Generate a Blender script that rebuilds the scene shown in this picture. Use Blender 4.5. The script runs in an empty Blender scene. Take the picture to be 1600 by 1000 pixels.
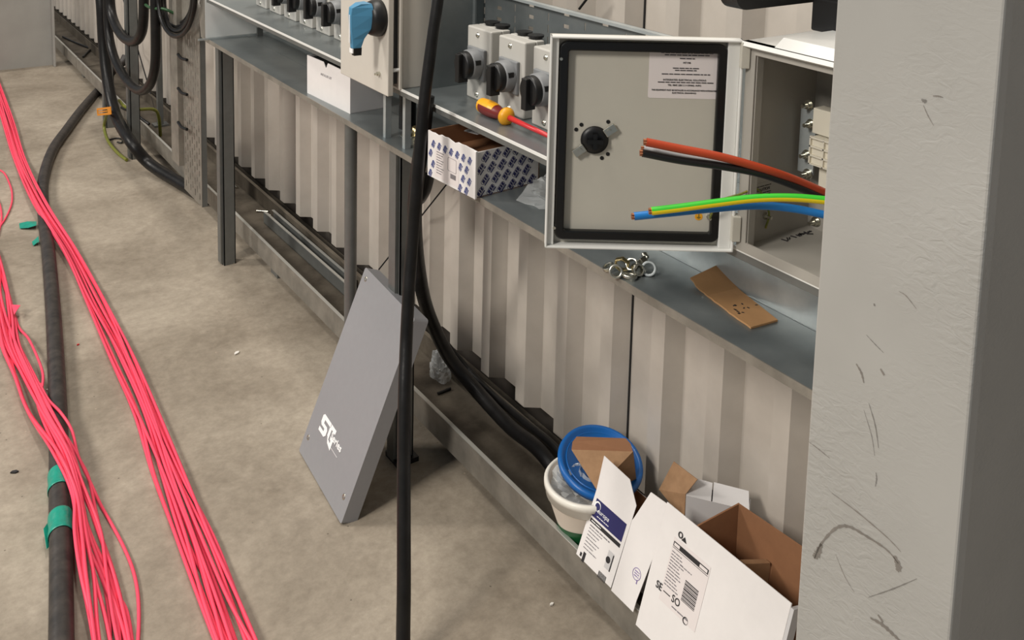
import bpy, math, random
from mathutils import Vector, Matrix
from math import sin, cos, pi
random.seed(7)
SC = bpy.context.scene
COL = SC.collection

# ---------------------------------------------------------------- camera
# world axes: +X towards the cladding wall, +Y along the wall away from the camera, +Z up; metres
F_PX, CX, CY, H = 1500.0, 800.0, -66.0, 1.5
def _cam(u, v): return Vector(((u-CX)/F_PX, (v-CY)/F_PX, 1.0))   # right, down, forward
_Y = _cam(-250, -273).normalized()
_D = _Y.cross(_cam(750, -249)).normalized()
if _D[1] < 0: _D = -_D
_X = _D.cross(_Y)
if _X[0] < 0: _X = -_X
def ray(u, v):
    c = _cam(u, v); return Vector((_X.dot(c), _Y.dot(c), -_D.dot(c)))
EYE = Vector((0, 0, H))
def onZ(u, v, z): r = ray(u, v); return EYE + r*((z-H)/r[2])
def onX(u, v, x): r = ray(u, v); return EYE + r*(x/r[0])
def onY(u, v, y): r = ray(u, v); return EYE + r*(y/r[1])
def atD(u, v, d): return EYE + ray(u, v)*d
right = Vector((_X[0], _Y[0], -_D[0])); down = Vector((_X[1], _Y[1], -_D[1])); fwd = Vector((_X[2], _Y[2], -_D[2]))
cd = bpy.data.cameras.new('camera'); cam = bpy.data.objects.new('camera', cd); COL.objects.link(cam)
m = Matrix((( right[0], -down[0], -fwd[0], EYE[0]), (right[1], -down[1], -fwd[1], EYE[1]), (right[2], -down[2], -fwd[2], EYE[2]), (0, 0, 0, 1)))
cam.matrix_world = m
cd.sensor_fit = 'HORIZONTAL'; cd.sensor_width = 36; cd.lens = 36*F_PX/1600
cd.shift_y = (CY-500)/1600; cd.clip_start = 0.02; cd.clip_end = 100
SC.camera = cam

# ---------------------------------------------------------------- world, lamps, exposure
w = bpy.data.worlds.new('hall_air'); SC.world = w; w.use_nodes = True
w.node_tree.nodes['Background'].inputs[0].default_value = (0.86, 0.93, 1.0, 1)
w.node_tree.nodes['Background'].inputs[1].default_value = 0.27
def lamp(name, loc, target, power, sx, sy, col):
    ld = bpy.data.lights.new(name, 'AREA'); ld.energy = power; ld.shape = 'RECTANGLE'; ld.size = sx; ld.size_y = sy; ld.color = col
    o = bpy.data.objects.new(name, ld); COL.objects.link(o); o.location = loc
    o.rotation_euler = (Vector(target)-Vector(loc)).to_track_quat('-Z', 'Y').to_euler()
lamp('high_bay_lamp', (-4.6, 0.4, 4.8), (1.3, 1.8, 0.3), 330, 0.9, 1.6, (1.0, 0.94, 0.86))
lamp('high_bay_lamp', (-4.6, 6.5, 5.2), (1.0, 4.0, 0.3), 330, 0.9, 1.6, (1.0, 0.94, 0.86))
lamp('high_bay_lamp', (-0.9, 1.6, 6.0), (0.6, 2.2, 0.3), 110, 0.7, 1.2, (1.0, 0.94, 0.86))
lamp('high_bay_lamp', (1.02, 3.2, 6.5), (1.02, 3.0, 0.0), 150, 0.5, 1.6, (1.0, 0.94, 0.86))
SC.view_settings.view_transform = 'Standard'; SC.view_settings.look = 'None'; SC.view_settings.gamma = 1
SC.view_settings.use_curve_mapping = False; SC.view_settings.exposure = -0.26

# ---------------------------------------------------------------- materials
def lin(c): return tuple(((x/255)/12.92 if x/255 <= .04045 else ((x/255+.055)/1.055)**2.4) for x in c)+(1,)
def mat(name, rgb, rough=.5, metal=0., noise=0., nscale=30, bump=0., bscale=80, rgb2=None, spec=.5, trans=0., alpha=1., coat=0.):
    M = bpy.data.materials.new(name); M.use_nodes = True; nt = M.node_tree; b = nt.nodes['Principled BSDF']
    b.inputs['Base Color'].default_value = lin(rgb); b.inputs['Roughness'].default_value = rough; b.inputs['Metallic'].default_value = metal
    b.inputs['Specular IOR Level'].default_value = spec; b.inputs['Transmission Weight'].default_value = trans; b.inputs['Alpha'].default_value = alpha
    b.inputs['Coat Weight'].default_value = coat
    tc = nt.nodes.new('ShaderNodeTexCoord')
    if noise > 0 or rgb2:
        n = nt.nodes.new('ShaderNodeTexNoise'); n.inputs['Scale'].default_value = nscale; n.inputs['Detail'].default_value = 8; n.inputs['Roughness'].default_value = .62
        nt.links.new(tc.outputs['Object'], n.inputs['Vector'])
        r = nt.nodes.new('ShaderNodeValToRGB'); r.color_ramp.elements[0].position = .32; r.color_ramp.elements[1].position = .68
        a = lin(rgb); c2 = lin(rgb2) if rgb2 else tuple(x*(1-noise) for x in a[:3])+(1,)
        r.color_ramp.elements[0].color = c2; r.color_ramp.elements[1].color = a
        nt.links.new(n.outputs['Fac'], r.inputs['Fac']); nt.links.new(r.outputs['Color'], b.inputs['Base Color'])
    if bump > 0:
        n2 = nt.nodes.new('ShaderNodeTexNoise'); n2.inputs['Scale'].default_value = bscale; n2.inputs['Detail'].default_value = 4
        nt.links.new(tc.outputs['Object'], n2.inputs['Vector'])
        bp = nt.nodes.new('ShaderNodeBump'); bp.inputs['Strength'].default_value = bump; bp.inputs['Distance'].default_value = .004
        nt.links.new(n2.outputs['Fac'], bp.inputs['Height']); nt.links.new(bp.outputs['Normal'], b.inputs['Normal'])
    return M

def concrete():
    M = bpy.data.materials.new('concrete_floor'); M.use_nodes = True; nt = M.node_tree; b = nt.nodes['Principled BSDF']; N = nt.nodes.new; L = nt.links.new
    tc = N('ShaderNodeTexCoord')
    big = N('ShaderNodeTexNoise'); big.inputs['Scale'].default_value = 2.2; big.inputs['Detail'].default_value = 12; big.inputs['Roughness'].default_value = .68; big.inputs['Distortion'].default_value = .6
    r1 = N('ShaderNodeValToRGB'); e = r1.color_ramp.elements; e[0].position = .3; e[1].position = .72; e[0].color = lin((130, 119, 104)); e[1].color = lin((180, 169, 153))
    fine = N('ShaderNodeTexNoise'); fine.inputs['Scale'].default_value = 45; fine.inputs['Detail'].default_value = 10; fine.inputs['Roughness'].default_value = .7
    r2 = N('ShaderNodeValToRGB'); e = r2.color_ramp.elements; e[0].position = .35; e[1].position = .65; e[0].color = (.80, .79, .78, 1); e[1].color = (1.05, 1.05, 1.05, 1)
    sp = N('ShaderNodeTexVoronoi'); sp.inputs['Scale'].default_value = 17
    r3 = N('ShaderNodeValToRGB'); e = r3.color_ramp.elements; e[0].position = .018; e[1].position = .045; e[0].color = (.42, .4, .38, 1); e[1].color = (1, 1, 1, 1)
    sp2 = N('ShaderNodeTexVoronoi'); sp2.inputs['Scale'].default_value = 11
    r4 = N('ShaderNodeValToRGB'); e = r4.color_ramp.elements; e[0].position = .016; e[1].position = .035; e[0].color = (1.6, 1.6, 1.55, 1); e[1].color = (1, 1, 1, 1)
    def mul(a, c):
        x = N('ShaderNodeMix'); x.data_type = 'RGBA'; x.blend_type = 'MULTIPLY'; x.inputs[0].default_value = 1
        L(a, x.inputs[6]); L(c, x.inputs[7]); return x.outputs[2]
    for t in (big, fine, sp, sp2): L(tc.outputs['Object'], t.inputs['Vector'])
    L(big.outputs['Fac'], r1.inputs[0]); L(fine.outputs['Fac'], r2.inputs[0]); L(sp.outputs['Distance'], r3.inputs[0]); L(sp2.outputs['Distance'], r4.inputs[0])
    c = mul(mul(mul(r1.outputs[0], r2.outputs[0]), r3.outputs[0]), r4.outputs[0]); L(c, b.inputs['Base Color'])
    b.inputs['Roughness'].default_value = .62
    bp = N('ShaderNodeBump'); bp.inputs['Strength'].default_value = .25; bp.inputs['Distance'].default_value = .003
    L(fine.outputs['Fac'], bp.inputs['Height']); L(bp.outputs['Normal'], b.inputs['Normal'])
    return M

M = {}
M['concrete'] = concrete()
M['clad'] = mat('cladding_paint', (196, 188, 178), .42, 0, .07, 9, rgb2=(184, 176, 166))
M['joint'] = mat('dark_joint_strip', (22, 22, 22), .8)  # black strips along the joints between cladding sheets
M['plinth'] = mat('dark_plinth', (74, 68, 62), .9, 0, .3, 12)
M['galv'] = mat('galvanised_steel', (196, 202, 202), .38, .5, .2, 14, rgb2=(170, 178, 180))
M['galv_ledge'] = mat('galvanised_ledge', (138, 143, 143), .34, .55, .2, 8, rgb2=(118, 125, 127))
M['galv_edge'] = mat('galvanised_edge', (196, 196, 190), .35, .6)
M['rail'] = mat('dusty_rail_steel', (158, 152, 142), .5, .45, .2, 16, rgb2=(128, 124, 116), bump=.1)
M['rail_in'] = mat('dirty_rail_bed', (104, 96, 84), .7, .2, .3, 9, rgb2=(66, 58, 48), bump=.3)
M['strut'] = mat('strut_steel', (122, 124, 122), .42, .5, .15, 30)
M['dark'] = mat('black_void', (10, 10, 10), .8)
M['cable'] = mat('black_cable_sheath', (29, 28, 28), .38, 0, .5, 22, rgb2=(16, 15, 15), bump=.35, bscale=25, spec=.3)
M['cable_dusty'] = mat('dusty_black_cable_sheath', (64, 58, 54), .5, 0, .5, 30, rgb2=(34, 31, 30), bump=.3, bscale=40)
M['pink'] = mat('pink_wire', (250, 80, 108), .42, 0, .08, 20, spec=.4)
M['tape'] = mat('green_tape', (28, 152, 130), .35, 0, .25, 40, bump=.4, bscale=60)
M['column'] = None
M['grey_lid'] = mat('grey_powder_coat', (146, 146, 149), .5, .1, .04, 60, bump=.06, bscale=700)
M['dark_grey'] = mat('dark_grey_paint', (92, 92, 92), .5)
M['white_ink'] = mat('white_print', (245, 245, 245), .5)
M['chrome'] = mat('bright_zinc', (206, 204, 192), .28, 1.)
M['brass'] = mat('brass', (206, 188, 140), .3, 1.)
M['cream'] = mat('cream_enclosure_paint', (204, 198, 188), .42, 0, .03, 40, bump=.05, bscale=500)
M['door'] = mat('light_grey_door_paint', (194, 190, 178), .36, 0, .03, 30)
M['interior'] = mat('grey_interior_paint', (162, 158, 150), .45)
M['rim'] = mat('white_rim_paint', (226, 226, 222), .3)
M['gasket'] = mat('black_rubber', (12, 12, 12), .3, bump=.1)
M['black'] = mat('black_plastic', (16, 16, 17), .42)
M['iso'] = mat('light_grey_plastic', (186, 184, 178), .45)
M['iso_plate'] = mat('mid_grey_plastic', (124, 126, 128), .45)
M['blue'] = mat('blue_handle_plastic', (74, 136, 172), .4)
M['label'] = mat('label_paper', (226, 218, 216), .6)
M['ink'] = mat('black_print', (40, 38, 40), .6)
M['grey_ink'] = mat('grey_print', (120, 116, 120), .6)
M['navy'] = mat('navy_print', (38, 38, 92), .5)
M['logo_blue'] = mat('blue_print', (52, 66, 128), .5)
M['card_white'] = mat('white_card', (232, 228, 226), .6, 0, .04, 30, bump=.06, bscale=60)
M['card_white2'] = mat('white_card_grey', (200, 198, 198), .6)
M['card'] = mat('brown_cardboard', (166, 130, 96), .8, 0, .1, 50, rgb2=(150, 116, 84))
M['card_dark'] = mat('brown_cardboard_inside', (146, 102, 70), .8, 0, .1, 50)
M['card_scrap'] = mat('tan_cardboard', (186, 142, 96), .75, 0, .15, 24)
M['lid_blue'] = mat('blue_lid_plastic', (14, 96, 172), .35)
M['pail'] = mat('white_pail_plastic', (236, 232, 222), .35)
M['pail_body'] = mat('cream_pail_plastic', (214, 202, 188), .4)
M['green'] = mat('green_label', (20, 84, 44), .5)
M['film'] = mat('clear_plastic_film', (225, 228, 228), .16, 0, bump=.9, bscale=28, alpha=.42, spec=.9)
M['red'] = mat('red_plastic', (200, 46, 50), .35)
M['maroon'] = mat('maroon_handle', (112, 34, 30), .4)
M['yellow'] = mat('yellow_handle', (232, 164, 30), .4)
M['orange_wire'] = mat('brown_red_wire', (178, 66, 34), .4)
M['black_wire'] = mat('black_wire', (24, 23, 24), .35)
M['grey_wire'] = mat('grey_wire', (176, 176, 178), .4)
M['blue_wire'] = mat('blue_wire', (28, 116, 190), .35)
M['yel_wire'] = mat('yellow_wire', (240, 214, 30), .35)
M['grn_wire'] = mat('green_wire', (60, 190, 50), .35)
M['earth_wire'] = mat('olive_yellow_wire', (150, 138, 46), .45, 0, .3, 200, rgb2=(72, 104, 48))
M['copper'] = mat('copper', (206, 140, 104), .35, .9)
M['fuse'] = mat('cream_plastic', (222, 216, 200), .45)
M['tag'] = mat('orange_tag', (224, 142, 30), .5)
M['offwhite'] = mat('offwhite_paper', (226, 222, 214), .7)

def column_paint():
    Mx = bpy.data.materials.new('column_paint'); Mx.use_nodes = True; nt = Mx.node_tree; b = nt.nodes['Principled BSDF']; N = nt.nodes.new; L = nt.links.new
    tc = N('ShaderNodeTexCoord')
    n = N('ShaderNodeTexNoise'); n.inputs['Scale'].default_value = 6; n.inputs['Detail'].default_value = 6
    r = N('ShaderNodeValToRGB'); e = r.color_ramp.elements; e[0].position = .3; e[1].position = .7; e[0].color = lin((156, 154, 149)); e[1].color = lin((166, 164, 159))
    L(tc.outputs['Object'], n.inputs[0]); L(n.outputs['Fac'], r.inputs[0]); L(r.outputs[0], b.inputs['Base Color'])
    b.inputs['Roughness'].default_value = .42
    v = N('ShaderNodeTexNoise'); v.inputs['Scale'].default_value = 95; v.inputs['Detail'].default_value = 3; v.inputs['Distortion'].default_value = 1.2
    mp = N('ShaderNodeMapping'); mp.inputs['Scale'].default_value = (1, .8, 1.5)
    L(tc.outputs['Object'], mp.inputs[0]); L(mp.outputs[0], v.inputs['Vector'])
    pn = N('ShaderNodeTexNoise'); pn.inputs['Scale'].default_value = 5; L(tc.outputs['Object'], pn.inputs['Vector'])
    pr = N('ShaderNodeValToRGB'); pr.color_ramp.elements[0].position = .4; pr.color_ramp.elements[1].position = .6; L(pn.outputs['Fac'], pr.inputs[0])
    mm = N('ShaderNodeMath'); mm.operation = 'MULTIPLY'; L(v.outputs['Fac'], mm.inputs[0]); L(pr.outputs[0], mm.inputs[1])
    bp = N('ShaderNodeBump'); bp.inputs['Strength'].default_value = .32; bp.inputs['Distance'].default_value = .003
    L(mm.outputs[0], bp.inputs['Height']); L(bp.outputs['Normal'], b.inputs['Normal'])
    return Mx
M['column'] = column_paint()

# ---------------------------------------------------------------- mesh helpers
class Fr:
    """local frame: origin, U, V, N = U x V"""
    def __init__(s, o, u=(1, 0, 0), v=(0, 0, 1)):
        s.o = Vector(o); s.u = Vector(u).normalized(); s.v = Vector(v); s.v = (s.v - s.u*s.v.dot(s.u)).normalized(); s.n = s.u.cross(s.v)
    def p(s, a, b, c=0): return s.o + s.u*a + s.v*b + s.n*c
WORLD = Fr((0, 0, 0), (1, 0, 0), (0, 1, 0))
def face_room(x, y, z): return Fr((x, y, z), (0, -1, 0), (0, 0, 1))      # looks back into the room (normal -X)
def face_cam(x, y, z): return Fr((x, y, z), (1, 0, 0), (0, 0, 1))        # looks along the wall to the camera (normal -Y)
ORG = {}
class MB:
    def __init__(s): s.v = []; s.f = []; s.mi = []; s.sm = []
    def add(s, vs, fs, mi=0, smooth=False):
        k = len(s.v); s.v += [Vector(x) for x in vs]
        for f in fs: s.f.append([i+k for i in f]); s.mi.append(mi); s.sm.append(smooth)
        return s
    def box(s, lo, hi, fr=WORLD, mi=0):
        x0, y0, z0 = lo; x1, y1, z1 = hi
        vs = [fr.p(*c) for c in ((x0, y0, z0), (x1, y0, z0), (x1, y1, z0), (x0, y1, z0), (x0, y0, z1), (x1, y0, z1), (x1, y1, z1), (x0, y1, z1))]
        return s.add(vs, [(0, 3, 2, 1), (4, 5, 6, 7), (0, 1, 5, 4), (1, 2, 6, 5), (2, 3, 7, 6), (3, 0, 4, 7)], mi)
    def prism(s, pts, c0, c1, fr=WORLD, mi=0, smooth=False):
        n = len(pts); vs = [fr.p(a, b, c0) for a, b in pts]+[fr.p(a, b, c1) for a, b in pts]
        s.add(vs, [list(range(n))[::-1], [n+i for i in range(n)]], mi)
        s.add(vs, [(i, (i+1) % n, n+(i+1) % n, n+i) for i in range(n)], mi, smooth); return s
    def loft(s, rings, fr=WORLD, mi=0, caps=True, smooth=False):
        n = len(rings[0]); vs = [fr.p(*q) for r in rings for q in r]; fs = []
        for k in range(len(rings)-1):
            for i in range(n): fs.append((k*n+i, k*n+(i+1) % n, (k+1)*n+(i+1) % n, (k+1)*n+i))
        s.add(vs, fs, mi, smooth)
        if caps: s.add([fr.p(*q) for q in rings[0]], [list(range(n))[::-1]], mi); s.add([fr.p(*q) for q in rings[-1]], [list(range(n))], mi)
        return s
    def lathe(s, prof, fr=WORLD, n=32, mi=0, smooth=True, caps=False):
        """prof: (radius, height along frame normal)"""
        rings = [[(r*cos(2*pi*i/n), r*sin(2*pi*i/n), h) for i in range(n)] for r, h in prof]
        return s.loft(rings, fr, mi, caps, smooth)
    def cyl(s, r, c0, c1, fr=WORLD, n=24, mi=0, a=0, b=0, smooth=True):
        rings = [[(a+r*cos(2*pi*i/n), b+r*sin(2*pi*i/n), h) for i in range(n)] for h in (c0, c1)]
        return s.loft(rings, fr, mi, True, smooth)
    def panel(s, a, b, c, d, t, mi=0):
        """thin sheet through four corner points, thickness t behind it"""
        a, b, c, d = map(Vector, (a, b, c, d)); n = (b-a).cross(d-a).normalized()*t
        vs = [a, b, c, d, a-n, b-n, c-n, d-n]
        return s.add(vs, [(0, 1, 2, 3), (7, 6, 5, 4), (0, 4, 5, 1), (1, 5, 6, 2), (2, 6, 7, 3), (3, 7, 4, 0)], mi)
    def tube(s, path, r, n=14, seg=8, caps=True, mi=0, mi_fn=None):
        pts = spline(path, seg); R = r if callable(r) else (lambda t: r)
        m = len(pts); T = [(pts[min(i+1, m-1)]-pts[max(i-1, 0)]).normalized() for i in range(m)]
        up = Vector((0, 0, 1)) if abs(T[0].z) < .9 else Vector((1, 0, 0))
        nrm = (up-T[0]*up.dot(T[0])).normalized(); rings = []
        for i in range(m):
            nrm = (nrm-T[i]*nrm.dot(T[i])).normalized(); bn = T[i].cross(nrm); rr = R(i/(m-1))
            rings.append([tuple(pts[i]+nrm*(rr*cos(2*pi*k/n))+bn*(rr*sin(2*pi*k/n))) for k in range(n)])
        k0 = len(s.f); s.loft(rings, WORLD, mi, caps, True)
        if mi_fn:
            for q in range(k0, k0+(m-1)*n): s.mi[q] = mi_fn((q-k0) % n)
        return s
    def build(s, name, mt, parent=None, bevel=0, solid=0, auto=True):
        me = bpy.data.meshes.new(name); o = bpy.data.objects.new(name, me); COL.objects.link(o)
        if parent is not None: org = ORG[parent.name]; o.parent = parent
        else:
            zs = min(v.z for v in s.v); org = sum(s.v, Vector())/len(s.v); org = Vector((org.x, org.y, zs)); o.location = org
        ORG[o.name] = org
        me.from_pydata([tuple(v-org) for v in s.v], [], s.f)
        for mm in (mt if isinstance(mt, (list, tuple)) else [mt]): me.materials.append(mm)
        for p, k, sm in zip(me.polygons, s.mi, s.sm): p.material_index = k; p.use_smooth = sm
        me.update()
        if solid:
            d = o.modifiers.new('thickness', 'SOLIDIFY'); d.thickness = solid; d.offset = 0
        if bevel:
            b = o.modifiers.new('soft_edges', 'BEVEL'); b.width = bevel; b.segments = 2; b.limit_method = 'ANGLE'; b.angle_limit = math.radians(40)
        return o
def spline(P, seg=8):
    P = [Vector(p) for p in P]
    if len(P) < 3 or seg < 2: return P
    Q = [P[0]*2-P[1]]+P+[P[-1]*2-P[-2]]; out = []
    for i in range(1, len(Q)-2):
        a, b, c, d = Q[i-1:i+3]
        for k in range(seg):
            t = k/seg; out.append(.5*((2*b)+(c-a)*t+(2*a-5*b+4*c-d)*t*t+(3*b-a-3*c+d)*t**3))
    return out+[P[-1]]
def tag(o, label, cat, group=None, kind=None):
    o['label'] = label; o['category'] = cat
    if group: o['group'] = group
    if kind: o['kind'] = kind
    return o
def thing(name, loc, label, cat, group=None):
    o = bpy.data.objects.new(name, None); COL.objects.link(o); o.location = loc; ORG[o.name] = Vector(loc); o.empty_display_size = .05
    return tag(o, label, cat, group)
def struct(o): o['kind'] = 'structure'; return o
def dup(root, loc, label):
    r = root.copy(); COL.objects.link(r); r.location = loc; r['label'] = label
    for ch in root.children:
        c = ch.copy(); COL.objects.link(c); c.parent = r
        for g in ch.children:
            d = g.copy(); COL.objects.link(d); d.parent = c
    return r
def text(s, fr, a, b, size, mt, parent, name='lettering', h=.0002, align='CENTER', sx=1., shear=0., off=.0, fit=None):
    cu = bpy.data.curves.new(name, 'FONT'); cu.body = s; cu.size = size; cu.align_x = align; cu.align_y = 'CENTER'; cu.extrude = h; cu.shear = shear; cu.offset = off; cu.resolution_u = 3
    t = bpy.data.objects.new('tmp_text', cu); COL.objects.link(t)
    dg = bpy.context.evaluated_depsgraph_get(); me = bpy.data.meshes.new_from_object(t.evaluated_get(dg))
    bpy.data.objects.remove(t); me.name = name; me.materials.clear(); me.materials.append(mt)
    if fit: sx = fit/max(1e-6, max(v.co.x for v in me.vertices)-min(v.co.x for v in me.vertices))
    org = ORG[parent.name]
    for v in me.vertices: v.co = fr.p(a+v.co.x*sx, b+v.co.y, v.co.z+h)-org
    o = bpy.data.objects.new(name, me); COL.objects.link(o); o.parent = parent; ORG[o.name] = org
    return o
def bars(mb, fr, items, h=.0003, mi=0):
    for a0, b0, a1, b1 in items: mb.box((a0, b0, 0), (a1, b1, h), fr, mi)
def words(mb, fr, a0, a1, b, t, rnd, mi=0, h=.0003):
    """a printed line too small to read: word-length strokes"""
    a = a0
    while a < a1:
        l = min(rnd.uniform(.5, 1.6)*t*5, a1-a); mb.box((a, b-t/2, 0), (a+l, b+t/2, h), fr, mi); a += l+t*.9
def grid_plate(mb, A, B, holes, fr, mi=0):
    """flat plate with real rectangular openings; holes = (a0,b0,a1,b1)"""
    xs = sorted(set([A[0], A[1]]+[h[i] for h in holes for i in (0, 2)])); ys = sorted(set([B[0], B[1]]+[h[i] for h in holes for i in (1, 3)]))
    xs = [x for x in xs if A[0] <= x <= A[1]]; ys = [y for y in ys if B[0] <= y <= B[1]]
    idx = {}
    for j, y in enumerate(ys):
        for i, x in enumerate(xs): idx[i, j] = j*len(xs)+i
    fs = []
    for j in range(len(ys)-1):
        for i in range(len(xs)-1):
            cx, cy = (xs[i]+xs[i+1])/2, (ys[j]+ys[j+1])/2
            if any(h[0] < cx < h[2] and h[1] < cy < h[3] for h in holes): continue
            fs.append((idx[i, j], idx[i+1, j], idx[i+1, j+1], idx[i, j+1]))
    return mb.add([fr.p(x, y, 0) for y in ys for x in xs], fs, mi)

# ================================================================= SETTING
b = MB(); b.box((-3.5, -1.0, -.1), (1.75, 15, 0)); struct(b.build('floor', M['concrete']))
# trapezoidal cladding: crest 38, web 25, pan 72, web 25 (crest nearest the room)
def clad(y0, y1, z0, z1, x0=1.338, pitch=.16, phase=1.836):
    pts = []; k = math.floor((y0-phase)/pitch)-1
    while True:
        c = phase+k*pitch
        for dy, dx in ((-.019, 0), (.019, 0), (.044, .034), (.116, .034)): pts.append((c+dy, x0+dx))
        if c > y1: break
        k += 1
    pts = [p for p in pts if y0 <= p[0] <= y1]
    m = MB(); vs = [(x, y, z) for z in (z0, z1) for y, x in pts]; n = len(pts)
    m.add(vs, [(i, i+n, i+n+1, i+1) for i in range(n-1)]); return m
struct(clad(-.6, 14, .092, 3.6).build('wall_right', M['clad'], solid=.0012))
b = MB(); b.box((1.42, -.6, 0), (1.60, 14, .36)); struct(b.build('baseboard_right', M['plinth']))
j = MB()
for u, v, x in ((984, 600, 1.371), (464, 260, 1.371), (1004, 20, 1.371)):
    y = onX(u, v, x).y; j.box((x-.0025, y-.002, .1), (x, y+.002, 3.5))
struct(j.build('trim_1', M['joint']))

def column(yc, label, marks=False):
    t = thing('steel_column', (.86, yc, 0), label, 'column')
    b = MB(); b.box((.655, yc-.068, 0), (.669, yc+.068, 3.2)); b.build('flange', M['column'], t, bevel=.002)
    b = MB(); b.box((1.048, yc-.068, 0), (1.06, yc+.068, 3.2)); b.build('flange', M['column'], t, bevel=.002)
    b = MB(); b.box((.669, yc-.004, 0), (1.048, yc+.004, 3.2)); b.build('web', M['column'], t)
    if marks:
        fr = Fr((.6548, 0, 0), (0, -1, 0), (0, 0, 1)); s = MB(); sc = MB()
        def q(u, v): p = onX(u, v, .655); return (-p.y, p.z)
        def stroke(mb, pts, w, mi=0):
            P = [q(*p) for p in pts]
            P = [Vector((x, y, 0)) for x, y in P]; P = spline(P, 6); n = len(P); L = []; R = []
            for i in range(n):
                T = (P[min(i+1, n-1)]-P[max(i-1, 0)]).normalized(); N_ = Vector((-T.y, T.x, 0)); ww = w*.7*(.35+.65*sin(pi*(i+.5)/n))*(1+.3*sin(i*2.3))/2
                L.append(P[i]+N_*ww); R.append(P[i]-N_*ww)
            vs = [fr.p(p.x, p.y, .0002+mi*.0001) for p in L+R]
            mb.add(vs, [(i, n+i, n+i+1, i+1) for i in range(n-1)])
        stroke(s, [(1273, 872), (1283, 850), (1305, 826), (1325, 822), (1350, 835), (1385, 858), (1404, 880)], .0035)
        stroke(s, [(1271, 870), (1277, 866), (1284, 850)], .008); stroke(s, [(1398, 868), (1404, 884), (1402, 892)], .008)
        stroke(s, [(1300, 770), (1340, 800), (1385, 838), (1408, 862)], .0018)
        stroke(sc, [(1357, 933), (1395, 920), (1433, 904)], .0013)
        stroke(sc, [(1358, 630), (1368, 665), (1373, 700)], .0016); stroke(sc, [(1350, 640), (1362, 680), (1367, 712)], .001)
        stroke(sc, [(1369, 738), (1370, 748), (1368, 760)], .0016); stroke(sc, [(1354, 523), (1368, 538), (1381, 551)], .0012)
        stroke(s, [(1338, 568), (1346, 582), (1350, 598)], .003); stroke(s, [(1376, 576), (1382, 586)], .003)
        stroke(s, [(1405, 455), (1416, 462), (1432, 482)], .0012); stroke(sc, [(1366, 474), (1367, 478)], .0025)
        stroke(sc, [(1440, 155), (1445, 158), (1448, 156)], .004); stroke(s, [(1443, 164), (1450, 180), (1459, 196)], .0012); stroke(s, [(1458, 150), (1466, 150), (1474, 152)], .002)
        stroke(s, [(1264, 690), (1280, 702), (1297, 716)], .0014); stroke(s, [(1306, 866), (1320, 900), (1335, 925)], .001)
        stroke(s, [(1360, 965), (1378, 975), (1395, 990), (1410, 1004)], .005); stroke(s, [(1372, 960), (1380, 972)], .003)
        m1 = mat('scuff_brown', (134, 126, 118), 0.6, 0, .3, 60, alpha=.6); m2 = mat('scratch_dark', (100, 95, 90), .6, alpha=.5)
        s.build('scuff_mark', m1, t); sc.build('scratch', m2, t)
    return t
yl, yr = onX(1272, 500, .655).y, onX(1531, 500, .655).y
column((yl+yr)/2, 'large grey painted steel column close up at the right edge, scuffed and scratched', True)
column(6.65, 'distant grey steel column at the far end of the floor rail')

# ---------------------------------------------------------------- floor rail (open C channel) along the wall
t = thing('steel_channel', (1.2, 3.5, .03), 'long galvanised C channel rail lying open side up along the wall base', 'rail')
y0, y1 = .2, 6.30
b = MB(); b.box((1.13, y0, .04), (1.133, y1, .106)); b.build('front_flange', M['rail'], t)
b = MB(); b.box((1.13, y0, .106), (1.140, y1, .1085)); b.build('front_lip', M['galv_edge'], t, bevel=.001)
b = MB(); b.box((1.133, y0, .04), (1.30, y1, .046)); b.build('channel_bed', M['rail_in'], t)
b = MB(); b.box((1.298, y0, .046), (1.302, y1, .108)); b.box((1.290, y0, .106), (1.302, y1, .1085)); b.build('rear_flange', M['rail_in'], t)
for yy in (1.0, 3.0, 5.0, 6.2): MB().box((1.15, yy, 0), (1.29, yy+.06, .04)).build('support_pad', M['strut'], t)
text('STORMY', Fr((1.1365, 2.06, .1087), (0, -1, 0), (1, 0, 0)), 0, 0, .008, M['strut'], t)
t = thing('steel_channel', (1.2, 7.5, .03), 'short far piece of C channel rail beyond the joint near the far column', 'rail')
b = MB(); b.box((1.13, 6.31, .04), (1.133, 12, .106)); b.build('front_flange', M['rail'], t)
b = MB(); b.box((1.13, 6.31, .106), (1.140, 12, .1085)); b.build('front_lip', M['galv_edge'], t)
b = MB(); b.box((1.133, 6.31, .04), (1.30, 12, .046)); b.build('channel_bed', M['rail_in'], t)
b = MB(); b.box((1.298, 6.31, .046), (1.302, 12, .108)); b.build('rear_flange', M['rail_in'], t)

# ================================================================= LEDGES
ZL, ZU = .802, .944
t = thing('metal_ledge', (1.12, 2, ZL-.02), 'lower galvanised steel ledge, wide tray running above the cladding', 'ledge')
b = MB(); b.box((1.0, .66, ZL-.002), (1.13, 3.27, ZL)); b.box((1.1315, .66, ZL-.002), (1.25, 3.27, ZL)); b.box((1.125, .66, ZL-.004), (1.137, 3.27, ZL-.002)); b.build('tray_floor', M['galv_ledge'], t)
b = MB(); b.box((.999, .66, ZL-.013), (1.001, 3.27, ZL+.0005)); b.build('front_lip', M['rail'], t)
b = MB(); b.box((1.248, .66, ZL), (1.25, 3.27, ZU-.02)); b.build('back_plate', M['galv_ledge'], t)
b = MB(); b.box((1.134, .66, ZL), (1.136, 1.40, ZU-.016)); b.build('riser_plate', M['galv'], t)
b = MB(); b.box((1.0, 3.268, ZL), (1.25, 3.27, 1.12)); b.build('end_plate', mat('zinc_sheet_glare', (238, 240, 238), .4, .2, .05, 12), t)  # near-white base colour paints in the bright reflection on the zinc end plate
fr = face_room(.9985, 3.27, ZL)
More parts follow.
